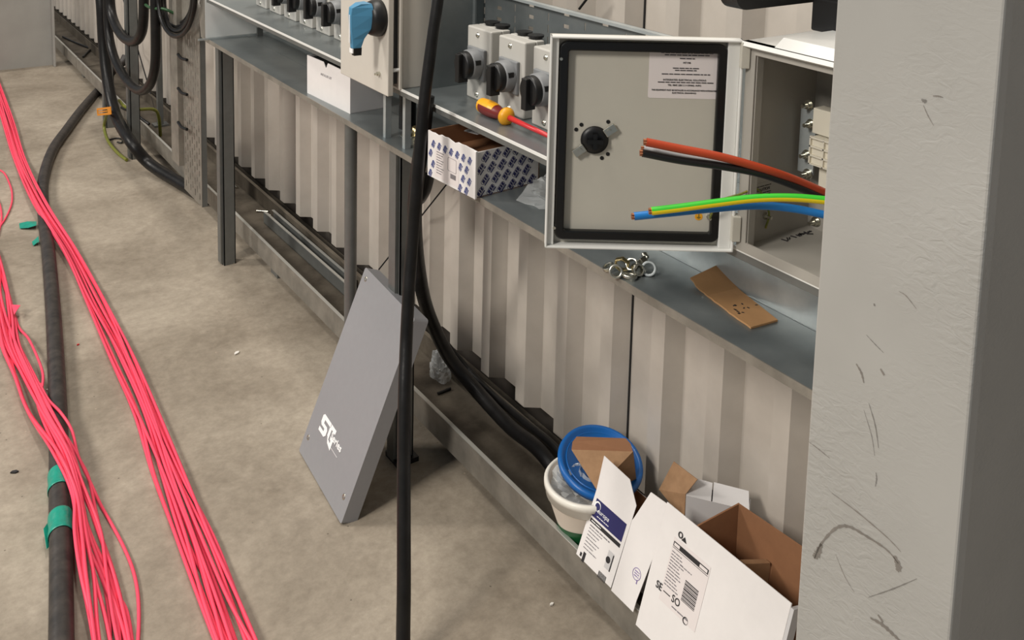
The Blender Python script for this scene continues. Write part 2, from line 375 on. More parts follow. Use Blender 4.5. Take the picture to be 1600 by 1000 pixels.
b = MB(); b.prism([(0, -.012), (.0, .40), (-.115, .40), (-.10, .20), (-.045, -.004)], 0, -.002, fr); b.build('end_bracket', M['rail'], t)
b = MB(); b.cyl(.008, .0005, .0012, fr, a=-.055, b=.115); b.box((-.052, .1, .0005), (-.047, .13, .0012), fr); b.build('hook_slot', M['offwhite'], t)

b0 = MB(); t = thing('metal_ledge', (1.1, 2, ZU-.02), 'upper galvanised steel ledge carrying the row of rotary isolators', 'ledge')
b0.box((1.0, .60, ZU-.002), (1.2, 3.25, ZU)); b0.build('tray_floor', M['galv_ledge'], t)
b = MB(); b.box((.9985, .60, ZU-.003), (1.001, 3.25, ZU+.0025)); b.build('bright_edge', M['rim'], t)
b = MB(); b.box((.9995, .60, ZU-.014), (1.001, 3.25, ZU-.003)); b.build('front_lip', M['strut'], t)
# perforated back plate: real slots
holes = []
fr = Fr((1.2, 0, ZU), (0, -1, 0), (0, 0, 1))
for k in range(14):
    yc = 1.885-.122*(k-5)
    if yc > 1.93 or yc < .7: continue
    for r_ in range(8): z = .030+.0255*r_; holes.append((-yc-.009, z-.004, -yc+.009, z+.004))
    ys = yc-.061
    for r_ in range(7): z = .040+.0255*r_; holes.append((-ys-.0016, z-.008, -ys+.0016, z+.008))
b = MB(); grid_plate(b, (-1.95, -.62), (0, .219), holes, fr); b.build('perforated_back_plate', M['galv_ledge'], t, solid=.0015)
b = MB(); b.box((1.185, .62, 1.161), (1.2, 1.95, 1.163)); b.box((1.185, .62, 1.157), (1.1865, 1.95, 1.161)); b.build('top_rim', M['galv'], t)
b = MB(); b.box((1.06, 1.825, ZU), (1.2, 1.828, 1.5)); b.box((1.168, 1.815, ZU), (1.172, 1.825, 1.5)); b.build('side_plate', M['galv_ledge'], t)
for yy in (1.86, 1.955): MB().box((1.015, yy, ZL), (1.03, yy+.012, ZU-.012)).build('spacer_bar', M['galv'], t)
# short divider plates and clip in lower tray, far part
t = thing('mounting_clip', (1.2, 3.1, ZL), 'small steel mounting clip standing at the back of the far lower ledge', 'clip')
p = onZ(411, 56, ZL); b = MB(); b.box((p.x-.02, p.y, ZL), (p.x, p.y+.01, ZL+.03)); b.build('plate', M['strut'], t)
b = MB(); b.box((p.x-.22, p.y+.02, ZL), (p.x, p.y+.024, ZL+.006)); b.build('stem', M['galv'], t)

# ================================================================= POSTS
def unistrut(mb, x, y, z0, z1, w=.041):
    tt = .003
    mb.box((x, y, z0), (x+tt, y+w, z1)); mb.box((x+w-tt, y, z0), (x+w, y+w, z1)); mb.box((x, y+w-tt, z0), (x+w, y+w, z1))
    mb.box((x+tt, y, z0), (x+.012, y+tt, z1)); mb.box((x+w-.012, y, z0), (x+w-tt, y+tt, z1)); mb.box((x+.009, y, z0), (x+.012, y+.008, z1)); mb.box((x+w-.012, y, z0), (x+w-.009, y+.008, z1))
G = 'strut posts holding up the ledges'
def post(x, y, z1, label, w=.041):
    t = thing('strut_post', (x, y, 0), label, 'post', G)
    # web faces the camera, open side away
    m = MB(); tt = .003
    m.box((x, y, 0), (x+w, y+tt, z1)); m.box((x, y, 0), (x+tt, y+w, z1)); m.box((x+w-tt, y, 0), (x+w, y+w, z1)); m.box((x+tt, y+w-tt, 0), (x+.012, y+w, z1)); m.box((x+w-.012, y+w-tt, 0), (x+w, y+w, z1))
    m.build('strut_channel', M['strut'], t)
    m = MB(); m.box((x-.009, y+.008, .006), (x-.001, y+w, z1)); m.build('slotted_strip', M['strut'], t)
    return t
post(1.03, 3.19, ZL-.004, 'grey steel strut post standing on the floor under the far end of the lower ledge')
t4 = post(1.03, 1.905, ZL-.004, 'grey steel strut post standing behind the leaning grey panel and hanging black cable')
b = MB(); b.box((1.022, 1.892, 0), (1.08, 1.955, .012)); b.build('base_foot', M['black'], t4)
post(1.03, 4.50, 2.2, 'thick grey steel strut post behind the hanging black cable loops')
post(1.04, 5.06, .9, 'far strut post behind the orange tag, furthest from the camera')
t = thing('strut_post', (1.26, 4.9, .05), 'slim grey strut post standing in the rail under the cable coil', 'post', G)
p = onX(251, 215, 1.24); b = MB(); b.box((1.23, p.y, .05), (1.256, p.y+.026, 1.2)); b.build('strut_channel', M['strut'], t)
b = MB(); b.box((1.21, p.y-.01, .047), (1.28, p.y+.05, .055)); b.build('base_foot', M['strut'], t)
# round pipe
pp = onX(548, 300, 1.06); t = thing('steel_pipe', (1.06, pp.y, 0), 'round dark grey steel pipe rising behind the top of the leaning panel', 'pipe')
b = MB(); b.cyl(.0165, .006, ZL-.004, Fr((1.06, pp.y, 0), (1, 0, 0), (0, 1, 0))); b.build('tube', M['strut'], t)
b = MB(); b.cyl(.03, 0, .006, Fr((1.06, pp.y, 0), (1, 0, 0), (0, 1, 0))); b.build('foot_plate', M['strut'], t)
# brace rods in front of the cladding
def rod(P, Q, r, label, name='brace_rod'):
    b = MB(); b.tube([P, Q], r, n=8, seg=1); return tag(b.build(name, M['dark']), label, 'rod', 'thin diagonal brace rods')
rod(onX(697, 289, 1.30), onX(592, 421, 1.30), .0022, 'thin black diagonal rod on the cladding left of the hanging cable')
rod(onX(925, -12, 1.30), onX(905, 14, 1.30), .0028, 'thin black diagonal rod high on the cladding above the open enclosure')
rod(onX(190, -10, 1.30), onX(243, 172, 1.30), .0035, 'thin black rod slanting down behind the far cable loops')

# ---------------------------------------------------------------- vertical perforated cable tray
yf, yn = 3.83, 3.50
t = thing('cable_tray', (1.05, 3.6, .105), 'upright perforated galvanised cable tray with black ties beside the cable coil', 'cable tray')
fr = Fr((1.05, 0, .105), (0, -1, 0), (0, 0, 1)); holes = []
for k in range(7):
    a = -yf+.125+k*.029
    for r_ in range(8 if False else 14):
        z = .02+r_*.044+(k % 2)*.02; holes.append((a, z, a+.008, z+.026))
b = MB(); grid_plate(b, (-yf+.1, -yn), (0, .95), holes, fr); b.build('perforated_face', M['rail'], t, solid=.0015)
b = MB(); b.box((1.03, yf-.1, .2), (1.033, yf, 1.05)); b.box((1.03, yf-.102, .2), (1.05, yf-.1, 1.05)); b.build('side_flange', M['rail'], t)
b = MB(); b.box((1.05, yn, .105), (1.07, yn+.002, 1.05)); b.build('side_flange', M['strut'], t)
for v in (97, 151, 205):
    p = onX(289, v, 1.025); b = MB(); b.tube([(1.025, p.y+.09, p.z+.012), (1.022, p.y+.03, p.z+.008), (1.027, p.y-.02, p.z+.012)], .006, n=8); b.build('cable_tie', M['black'], t)

# ================================================================= ENCLOSURE WITH BLUE HANDLE (closed)
xd = .965
A = onX(532, 97, xd); B = onX(606, 136, xd)
zb = .938; yfar, ynear = A.y, B.y
t = thing('electrical_enclosure', (1.06, (yfar+ynear)/2, ZU), 'closed cream metal enclosure with blue rotary handle, seen from its lower corner', 'enclosure')
W = yfar-ynear; fd = Fr((xd, yfar, zb-.005), (0, -1, 0), (0, 0, 1)); HT = .40
b = MB(); b.box((0, 0, -.014), (W, HT, 0), fd); dr = b.build('door', M['cream'], t, bevel=.002)
b = MB(); b.box((1.0, ynear+.006, ZU), (1.122, yfar, ZU+HT-.01)); b.build('body', M['cream'], t, bevel=.0015)
b = MB(); b.box((.981, ynear+.02, ZU+.01), (1.0, yfar-.02, ZU+HT-.02)); b.build('door_seal', M['dark_grey'], t)
b = MB(); b.box((1.0-.006, ynear-.001, ZU+.001), (1.0, ynear+.012, ZU+HT-.01)); b.build('body_rim', M['cream'], t, bevel=.001)
b = MB(); hp = onY(616, 109, ynear+.01); b.cyl(.004, 0, .02, Fr((.979, ynear+.012, hp.z), (0, 1, 0), (0, 0, 1)).__class__((.979, ynear+.012, hp.z), (0, 0, 1), (0, 1, 0)), n=12)
b2 = MB(); b2.tube([(.979, ynear+.006, hp.z), (1.0, ynear+.006, hp.z)], .0045, n=12, seg=1); b2.build('hinge_pin', M['rim'], t)
# door screw low at its near corner
p = onX(593, 115, xd); b = MB(); fs_ = Fr((xd, p.y, p.z), (0, -1, 0), (0, 0, 1)); b.cyl(.005, 0, .006, fs_, n=14); b.cyl(.0025, .006, .012, fs_, n=10); b.build('screw', M['chrome'], dr)
# handle
pc = onX(585, 28, xd-.012); hz = Fr((xd, pc.y, pc.z), (0, -1, 0), (0, 0, 1))
b = MB(); b.lathe([(.0, 0), (.042, 0), (.042, .010), (.038, .022), (.033, .030), (0, .030)], hz, 40); hd = b.build('handle_base', M['black'], t)
def slice_(q, c0, c1, w0, w1): return [(-w0, q, c0), (w0, q, c0), (w1, q, c1), (-w1, q, c1)]
b = MB(); b.loft([slice_(.036, .028, .052, .020, .014), slice_(.028, .027, .070, .025, .008), slice_(.010, .027, .072, .027, .0065), slice_(-.020, .030, .071, .022, .006), slice_(-.042, .042, .069, .013, .0065), slice_(-.062, .048, .067, .010, .0075)], hz)
hg = b.build('handle_grip', M['blue'], t, bevel=.0015)
b = MB(); b.box((-.0014, -.05, .0705), (.0014, .012, .0725), hz); b.build('indicator_line', M['white_ink'], hg)
b = MB(); b.loft([slice_(-.062, .046, .0675, .0105, .008), slice_(-.079, .046, .064, .009, .007)], hz); b.build('grip_tip', M['black'], hg, bevel=.003)
b = MB(); b.box((-.0078, -.073, .066), (.0078, -.063, .0685), hz); b.build('tip_marking', M['white_ink'], hg)
b = MB()
for k in range(9): a = math.radians(200+k*6); b.box((.0385*cos(a)-.0008, .0385*sin(a)-.002, .0), (.0385*cos(a)+.0008, .0385*sin(a)+.002, .0235), hz)
b.build('base_marking', M['white_ink'], hd)

# ================================================================= ROTARY ISOLATORS on the upper ledge
GI = 'row of small rotary isolators on the upper ledge'
def isolator(yfar_, label):
    x = 1.10; t = thing('rotary_isolator', (x, yfar_, ZU), label, 'isolator', GI); Wd, Hh = .094, .158
    fr = Fr((x, yfar_, ZU), (0, -1, 0), (0, 0, 1))
    b = MB(); b.box((0, 0, -.048), (Wd, Hh, -.028), fr); b.build('back_box', M['iso'], t, bevel=.002)
    b = MB(); b.box((.0, .0, -.028), (Wd, Hh, 0), fr); b.build('cover', M['iso'], t, bevel=.003)
    for z in (.012, Hh-.016):
        s = MB(); s.lathe([(.0, .003), (.0035, .003), (.0055, .001), (.0065, 0)], Fr(fr.p(Wd*.44, z, 0), (0, -1, 0), (0, 0, 1)), 16); s.box((-.0035, -.0006, .003), (.0035, .0006, .0034), Fr(fr.p(Wd*.44, z, 0), (0, -1, .4), (0, 0, 1))); s.build('screw', M['chrome'], t)
    zc = .082
    b = MB(); b.box((.012, zc-.034, 0), (.078, zc+.034, .008), fr); pl = b.build('mounting_plate', M['iso_plate'], t, bevel=.002)
    fc = Fr(fr.p(.045, zc, 0), (0, -1, 0), (0, 0, 1))
    b = MB(); b.lathe([(.033, .008), (.032, .026), (.030, .029), (.026, .029), (.0, .029)], fc, 36); b.build('collar', M['iso_plate'], t)
    b = MB(); b.box((.018, .004, .014), (.0325, .014, .0262), fc); b.build('lock_slot', M['black'], t)
    b = MB(); h = [(-.009, .024), (.009, .024), (.011, -.002), (.011, -.032), (-.011, -.032), (-.011, -.002)]
    b.lathe([(.0295, .0292), (.0295, .040), (.027, .044), (.0, .044)], fc, 30)
    b.box((-.008, -.036, .030), (.008, .026, .054), fc); b.build('knob', M['black'], t, bevel=.0015)
    b = MB()
    for a in (.028, .068): b.cyl(.014, 0, .004, Fr(fr.p(a, Hh, -.045), (1, 0, 0), (0, 1, 0)), 20)
    for a in (.028, .068): b.cyl(.017, .008, .012, Fr(fr.p(a, Hh-.004, -.045), (1, 0, 0), (0, 1, 0)), 20)
    b.build('cable_gland', M['black'], t)
    return t
iso = isolator(1.738, 'light grey rotary isolator nearest the hanging black cable, above the screwdriver handle')
P0 = Vector((1.10, 1.738, ZU))
for k, lab in ((1, 'middle of the three light grey rotary isolators left of the open enclosure door'), (2, 'light grey rotary isolator partly hidden by the open enclosure door')):
    dup(iso, P0-Vector((0, .1215*k, 0)), lab)
ords = ['rotary isolator mostly hidden behind the left edge of the blue-handled enclosure', 'rotary isolator just left of the blue-handled enclosure with its black knob showing', 'second rotary isolator left of the blue-handled enclosure',
        'third rotary isolator left of the blue-handled enclosure', 'fourth rotary isolator left of the blue-handled enclosure', 'fifth rotary isolator left of the blue-handled enclosure, knob cut by the frame', 'leftmost rotary isolator at the top edge of the photo']
for k, lab in enumerate(ords): dup(iso, Vector((1.10, 2.312+.1225*k, ZU)), lab)

# ================================================================= OPEN ENCLOSURE
xf, yb = 1.0, onX(1152, 392, 1.0).y
zt, zb = 1.236, ZU
t = thing('electrical_enclosure', (1.08, yb-.12, ZU), 'open light grey metal enclosure with its door swung wide and fuse carriers inside', 'enclosure')
yn = yb-.25; xb = 1.15; th = .002
b = MB(); b.box((xf, yb-th, zb), (xb, yb, zt)); b.box((xf, yn, zb), (xb, yn+th, zt)); b.box((xb-th, yn, zb), (xb, yb, zt)); b.box((xf, yn, zb), (xb, yb, zb+th)); b.box((xf, yn, zt-th), (xb, yb, zt))
b.build('body', M['interior'], t)
b = MB(); b.box((xf-.003, yb-.016, zb), (xf-.0005, yb, zt)); b.box((xf-.003, yn, zb), (xf-.0005, yn+.016, zt)); b.box((xf-.003, yn+.016, zb), (xf-.0005, yb-.016, zb+.014)); b.box((xf-.003, yn+.016, zt-.014), (xf-.0005, yb-.016, zt))
b.box((xf-.0005, yb-.018, zb+.003), (xf+.012, yb-.0165, zt-.003)); b.build('front_rim', M['interior'], t)
b = MB(); b.box((xf-.012, yn, zt), (xb, yb, zt+.004)); b.prism([(-.012, .0), (0, 0), (0, -.012), (-.014, -.006)], -yb, -yn, Fr((xf, 0, zt+.004), (1, 0, 0), (0, 0, 1))); b.build('rain_gutter', M['rim'], t)
b = MB(); p = onX(1240, 85, 1.03); b.prism([(-.03, 0), (-.012, .012), (.10, .012), (.12, 0)], -.60, -p.y, Fr((xf+.02, 0, zt+.004), (1, 0, 0), (0, 0, 1))); b.build('gland_cover', M['rim'], t, bevel=.002)
# door, hinged at the far vertical edge and swung past square
hx, hy = xf-.006, yb+.004
dd = Vector((-.82, .57, 0)).normalized()
Wd = .262; Hd = zt-zb+.008
fe = Vector((hx, hy, zb-.004))+dd*Wd
fd = Fr(fe, -dd, (0, 0, 1))            # a: free edge -> hinge, b: up, c: toward the camera (inner side)
if fd.n.dot(Vector((0, -1, 0))) < 0: print('door frame flipped')
b = MB(); b.box((0, 0, -.013), (Wd, Hd, -.011), fd); dr = b.build('door_skin', M['door'], t)
b = MB()
for lo, hi in (((0, 0, -.011), (.003, Hd, .006)), ((Wd-.003, 0, -.011), (Wd, Hd, .006)), ((0, 0, -.011), (Wd, .003, .006)), ((0, Hd-.003, -.011), (Wd, Hd, .006))): b.box(lo, hi, fd)
b.box((.003, .003, -.011), (.012, Hd-.003, -.0), fd); b.box((Wd-.02, .003, -.011), (Wd-.003, Hd-.003, 0), fd)
b.build('door_return_edge', M['rim'], t, bevel=.001)
def rrect(a0, b0, a1, b1, r, n=6):
    P = []
    for cx, cy, s in ((a1-r, b1-r, 0), (a0+r, b1-r, pi/2), (a0+r, b0+r, pi), (a1-r, b0+r, 3*pi/2)):
        for k in range(n+1): P.append((cx+r*cos(s+k*pi/2/n), cy+r*sin(s+k*pi/2/n)))
    return P
def ring(mb, out, inn, c0, c1, fr, mi=0):
    n = len(out); vs = [fr.p(a, q, c) for c in (c0, c1) for a, q in out]+[fr.p(a, q, c) for c in (c0, c1) for a, q in inn]
    fs = []
    for i in range(n):
        k = (i+1) % n; fs += [(n+i, n+k, 3*n+k, 3*n+i), (i, k, n+k, n+i), (2*n+i, 3*n+i, 3*n+k, 2*n+k), (i, 2*n+i, 2*n+k, k)]
    mb.add(vs, fs, mi)
b = MB(); ring(b, rrect(.013, .010, Wd-.019, Hd-.008, .012), rrect(.026, .023, Wd-.032, Hd-.021, .003), -.011, -.001, fd); b.build('rubber_gasket', M['gasket'], t, bevel=.002)
# door hinges
for z in (.035, Hd-.02):
    b = MB(); b.box((Wd-.004, z-.018, -.006), (Wd+.008, z+.018, .010), fd); b.build('hinge', M['door'], t, bevel=.001)
# latch
def door_pt(u, v):
    r = ray(u, v); n = fd.n; k = (fd.o-EYE).dot(n)/r.dot(n); p = EYE+r*k-fd.o; return p.dot(fd.u), p.dot(fd.v)
la, lb = door_pt(930, 222)
fl = Fr(fd.p(la, lb, -.0108), fd.u, fd.v)
b = MB(); b.lathe([(.0195, 0), (.019, .004), (.012, .005), (.0, .005)], fl, 32); lt = b.build('latch_disc', M['black'], t)
b = MB(); c45 = Fr(fl.o, fl.u+fl.v*.72, fl.v)
b.box((-.011, -.003, .005), (.011, .003, .012), fl); b.box((-.003, -.011, .005), (.003, .011, .011), fl); b.build('latch_core', M['gasket'], lt)
b = MB()
for s_ in (-1, 1): b.box((s_*.026-.009, -.006, .003), (s_*.026+.009, .006, .006), c45); b.cyl(.003, .006, .009, c45, 12, a=s_*.024)
b.build('latch_clip', M['chrome'], t, bevel=.0008)
b = MB()
for a, q in ((-.026, .014), (-.019, .021), (.011, -.026), (.019, -.02), (.018, .026)): b.cyl(.0028, .0001, .0006, fl, 12, a=a, b=q)
b.build('latch_hole', M['dark'], t)
# label
(a0, b1), (a1, _), (_, b0) = door_pt(1017, 80), door_pt(1131, 82), door_pt(1014, 156)
lw, lh = a1-a0, b1-b0; b = MB(); b.prism(rrect(0, 0, lw, lh, .003), 0, .0003, Fr(fd.p(a0, b0, -.0109), fd.u, fd.v)); lab = b.build('data_label', M['label'], t)
f2 = Fr(fd.p(a0, b0, -.0104), fd.u, fd.v); rn = random.Random(3)
b = MB()
for yy, x0, x1 in ((.945, .16, .88), (.90, .21, .83), (.83, .42, .63), (.63, .33, .69), (.585, .36, .66), (.505, .18, .85), (.335, .13, .9)): words(b, f2, lw*x0, lw*x1, lh*yy, .0012, rn)
b.build('printed_lines', M['ink'], lab)
text('MT198', f2, lw*.52, lh*.742, .0036, M['ink'], lab)
text('INTEGRATED ELECTRICAL SOLUTIONS', f2, lw*.5, lh*.385, .0034, M['ink'], lab)
text('TEL: 0845 258 2 3 4 EMAIL: INFO', f2, lw*.5, lh*.275, .0033, M['ink'], lab)
text('THIS EQUIPMENT MUST BE INSTALLED IN ACCORDANCE WITH INTEGRATED', f2, lw*.5, lh*.17, .0030, M['ink'], lab, sx=.86)
text('ELECTRICAL DRAWINGS', f2, lw*.5, lh*.115, .0030, M['ink'], lab)
for (u, v) in ((877, 92), (866, 356)):
    a, q = door_pt(u, v); b = MB(); b.cyl(.0022, -.0005, .001, Fr(fd.p(a, q, .0), fd.u, fd.v), 12); b.build('rivet', M['chrome'], t)
# earth stud on the door + earth wire
ea, eb = door_pt(1110, 343); fe_ = Fr(fd.p(ea, eb, -.011), fd.u, fd.v)
b = MB(); b.cyl(.004, 0, .003, fe_, 6); b.cyl(.002, .003, .010, fe_, 10); b.build('earth_stud', M['chrome'], t)
ya, yb_ = door_pt(1094, 343); b = MB(); b.cyl(.0055, 0, .0004, Fr(fd.p(ya, yb_, -.011), fd.u, fd.v), 20); es = b.build('earth_sticker', M['yellow'], t)
b = MB(); fy = Fr(fd.p(ya, yb_, -.0105), fd.u, fd.v); b.box((-.0004, -.001, 0), (.0004, .004, .0003), fy); [b.box((-w_, -.001-k*.0012, 0), (w_, -.0006-k*.0012, .0003), fy) for k, w_ in ((0, .003), (1, .002), (2, .001))]; b.build('earth_symbol', M['green'], es)
P1 = onX(1190, 300, 1.06)
b = MB(); b.tube([fe_.p(0, 0, .008), fe_.p(.0, .016, .022), fe_.p(.006, .034, .03), Vector((.985, yb-.012, fe_.p(0, .044, 0).z)), Vector((1.02, yb-.014, P1.z+.02)), Vector((1.05, yb-.010, P1.z-.02)), Vector((1.05, yb-.006, P1.z-.045))], .0016, n=8); b.build('earth_wire', M['earth_wire'], t)
# stud inside on side wall, white sticker
p = onY(1196, 337, yb-.003); b = MB(); b.cyl(.005, 0, .004, face_cam(p.x, yb-.002, p.z), 6); b.cyl(.0025, .004, .012, face_cam(p.x, yb-.002, p.z), 10); b.build('earth_stud', M['chrome'], t)
p = onY(1193, 297, yb-.003); f3 = face_cam(p.x, yb-.0022, p.z); b = MB(); b.box((-.02, -.011, 0), (.02, .011, .0003), f3); st = b.build('warning_sticker', M['interior'], t)
b = MB(); [words(b, f3, -.016, .016, y_, .0012, rn, h=.0006) for y_ in (.006, -.004, -.007)]; b.build('printed_lines', M['ink'], st)
text('CAUTION', f3, 0, .001, .006, M['ink'], st, h=.0004)
# inside: bracket, fuse carriers
def xb_pt(u, v, x=1.11): return onX(u, v, x)
p = xb_pt(1253, 165); q = xb_pt(1266, 262)
b = MB(); b.box((1.108, q.y-.006, q.z-.01), (1.112, p.y, p.z)); br = b.build('busbar_bracket', M['galv'], t, bevel=.001)
for u, v in ((1259, 165), (1262, 195), (1256, 243), (1257, 273), (1270, 348)):
    p = xb_pt(u, v, 1.10); f4 = face_room(1.108, p.y, p.z)
    b = MB(); b.cyl(.0075, 0, .002, f4, 18); b.cyl(.0055, .002, .008, f4, 6); b.cyl(.003, .008, .016, f4, 10); b.build('bolt', M['chrome'], t)
p = xb_pt(1271, 168, 1.09); q = xb_pt(1290, 214, 1.09)
b = MB(); b.box((1.09, .64, q.z), (1.112, p.y, p.z)); b.build('fuse_holder', M['fuse'], t, bevel=.001)
p = xb_pt(1265, 214, 1.075); q = xb_pt(1292, 266, 1.075)
f5 = face_room(1.075, p.y, q.z); hh = p.z-q.z; b = MB(); b.box((0, 0, -.03), (.09, hh, -.004), f5)
for k in range(4): b.box((0, hh*k/3-.001 if k else 0, -.004), (.09, hh*k/3+.0015, 0), f5)
b.box((0, 0, -.004), (.002, hh, 0), f5); b.box((.022, 0, -.004), (.024, hh, 0), f5); b.build('fuse_holder', M['fuse'], t)
b = MB(); b.box((1.09, .64, q.z-.05), (1.11, p.y-.008, q.z)); b.build('terminal_block', M['fuse'], t)
rd = random.Random(11); b = MB()
for k in range(14):
    p = onZ(1225+rd.uniform(-25, 40), 352+rd.uniform(-4, 12), zb+.004); f6 = Fr((min(p.x, 1.13), min(p.y, yb-.02), zb+.002), (cos(k), sin(k), 0), (-sin(k), cos(k), 0)); b.box((-.004, -.0008, 0), (.003+.003*rd.random(), .0008, .0012), f6)
b['x'] if False else tag(b.build('metal_swarf', M['ink']), 'dark metal swarf scattered on the floor inside the open enclosure', 'swarf', kind='stuff')

# ---------------------------------------------------------------- loose power wires in front of the open enclosure
def wire(name, pts, ds, r, mt, label, mi_fn=None, n=16):
    P = [atD(u, v, d) for (u, v), d in zip(pts, ds)]
    t = thing(name, P[0], label, 'wire', 'thick stripped power wires crossing the open enclosure')
    b = MB(); b.tube(P, r, n=n, seg=10, mi_fn=mi_fn); b.build('insulation', mt, t)
    d = (P[0]-P[1]).normalized(); b = MB(); k = Fr(P[0], Vector((0, 0, 1)).cross(d), Vector((0, 0, 1)))
    s = 1 if k.n.dot(d) > 0 else -1
    for i in range(7): a = i*pi/3; rr = 0 if i == 6 else r*.55; b.cyl(r*.26, 0, s*.0035, k, 8, a=rr*cos(a), b=rr*sin(a))
    b.build('copper_strand', M['copper'], t); return t
wire('power_wire', [(1010, 222), (1060, 232), (1130, 246), (1200, 266), (1250, 284), (1300, 306)], [1.17, 1.17, 1.17, 1.18, 1.2, 1.22], .0052, M['orange_wire'], 'orange brown wire, topmost of the wires crossing the open enclosure')
wire('power_wire', [(1006, 232), (1060, 244), (1130, 256), (1200, 272), (1260, 292), (1300, 310)], [1.19, 1.19, 1.19, 1.2, 1.215, 1.23], .0036, M['grey_wire'], 'thin grey wire tucked between the orange brown and black wires')
wire('power_wire', [(1004, 239), (1060, 250), (1130, 260), (1190, 272), (1250, 294), (1300, 316)], [1.175, 1.175, 1.175, 1.18, 1.2, 1.22], .0049, M['black_wire'], 'black wire directly under the orange brown wire')
def gy(k): return 1 if (k % 20) < 4 or (k % 20) > 14 else 0
wire('power_wire', [(1018, 330), (1060, 325), (1120, 317), (1180, 310), (1240, 309), (1300, 314)], [1.15]*6, .0050, [M['yel_wire'], M['grn_wire']], 'green and yellow striped earth wire above the blue wire', mi_fn=gy, n=20)
wire('power_wire', [(991, 338), (1040, 333), (1110, 326), (1180, 321), (1240, 326), (1300, 338)], [1.165]*6, .0049, M['blue_wire'], 'blue wire, lowest of the wires crossing the open enclosure')

# ---------------------------------------------------------------- black equipment, top right behind the column
t = thing('black_casing', atD(1260, 10, 1.25), 'black rounded casing hanging at the top edge above the open enclosure', 'casing')
p0 = onY(1150, 12, .90); zc = onX(1175, 16, 1.0).z
b = MB(); fk = face_cam(onY(1150, 5, .86).x, .86, onY(1172, 15, .86).z); b.prism(rrect(0, 0, .34, .14, .022), -.03, 0, fk); b.build('casing', M['black'], t, bevel=.004)
b = MB(); p = onX(1273, 46, 1.12); b.box((1.11, .6, p.z), (1.14, p.y, fk.o.z+.01)); b.build('mounting_arm', M['black'], t, bevel=.003)

# ================================================================= THINGS ON THE LEDGES
# white carton
A, Bp, Cp = onZ(480, 145, ZL), onZ(547, 178, ZL), onZ(612, 168, ZL)
t = thing('carton', A, 'small open white carton standing on the lower ledge under the blue-handled enclosure', 'box')
wv = (Bp-A); Wc = wv.length; fr = Fr(A, wv, (0, 0, 1)); Dp = (Cp-Bp).length; Hc = .109; tk = .0015
b = MB(); nv = 26; k = Wc*.45; Hc = .106
b.prism([(0, 0), (Wc, 0), (Wc, Hc-.002), (k+.012, Hc+.001), (k+.004, Hc-.012), (k, Hc-.013), (k-.012, Hc), (0, Hc)], -tk, 0, fr); b.build('front_panel', M['card_white'], t)
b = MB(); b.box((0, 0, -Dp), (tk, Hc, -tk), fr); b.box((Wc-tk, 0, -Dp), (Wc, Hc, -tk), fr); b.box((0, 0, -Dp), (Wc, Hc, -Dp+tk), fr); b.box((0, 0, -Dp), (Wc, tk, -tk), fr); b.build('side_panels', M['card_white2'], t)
b = MB(); b.box((tk, Hc-.008, -Dp+tk), (Wc-tk, Hc-.006, -tk), fr); b.build('opening_shade', M['dark'], t)  # black sheet below the rim stands in for shade inside the open carton
text('INSTALLER LIST', fr, Wc*.46, Hc*.66, .009, M['grey_ink'], t, shear=.2)

# patterned cardboard box
A, Bp, Cp = onZ(668, 273, ZL), onZ(741, 311, ZL), onZ(857, 297, ZL)
A.z = Bp.z = Cp.z = ZL
t = thing('cardboard_box', Bp, 'open white cardboard box printed all over with small blue logos, on the lower ledge', 'box')
wv = Bp-A; Wc = wv.length; fr = Fr(A, wv, (0, 0, 1)); Dp = .165; Hc = .097; tk = .003
b = MB(); rr = random.Random(5); top = [(Wc-i*Wc/14, Hc+rr.uniform(-.003, .002)) for i in range(15)]
b.prism([(0, 0), (Wc, 0)]+top, -tk, 0, fr); b.build('front_panel', M['card_white'], t)
b = MB(); b.box((Wc-tk, 0, -Dp), (Wc, Hc-.004, -tk), fr); b.build('side_panel', M['card_white'], t)
b = MB(); b.box((Wc-.001, 0, -.004), (Wc+.004, Hc, .0015), fr); b.build('folded_corner', M['card_white'], t, bevel=.001)
b = MB(); b.box((0, 0, -Dp), (tk, Hc, -tk), fr); b.box((0, 0, -Dp), (Wc, Hc, -Dp+tk), fr); b.box((0, 0, -Dp), (Wc, tk, -tk), fr)
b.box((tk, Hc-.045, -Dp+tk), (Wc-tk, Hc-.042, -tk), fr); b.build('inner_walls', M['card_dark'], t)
b = MB(); p = fr.p(Wc*.38, Hc+.0, -.075); fq = Fr(p, (0, -1, .12), (1, 0, .1)); b.prism(rrect(-.028, -.012, .028, .012, .005), 0, .001, fq); b.build('torn_tab', M['card_white2'], t)
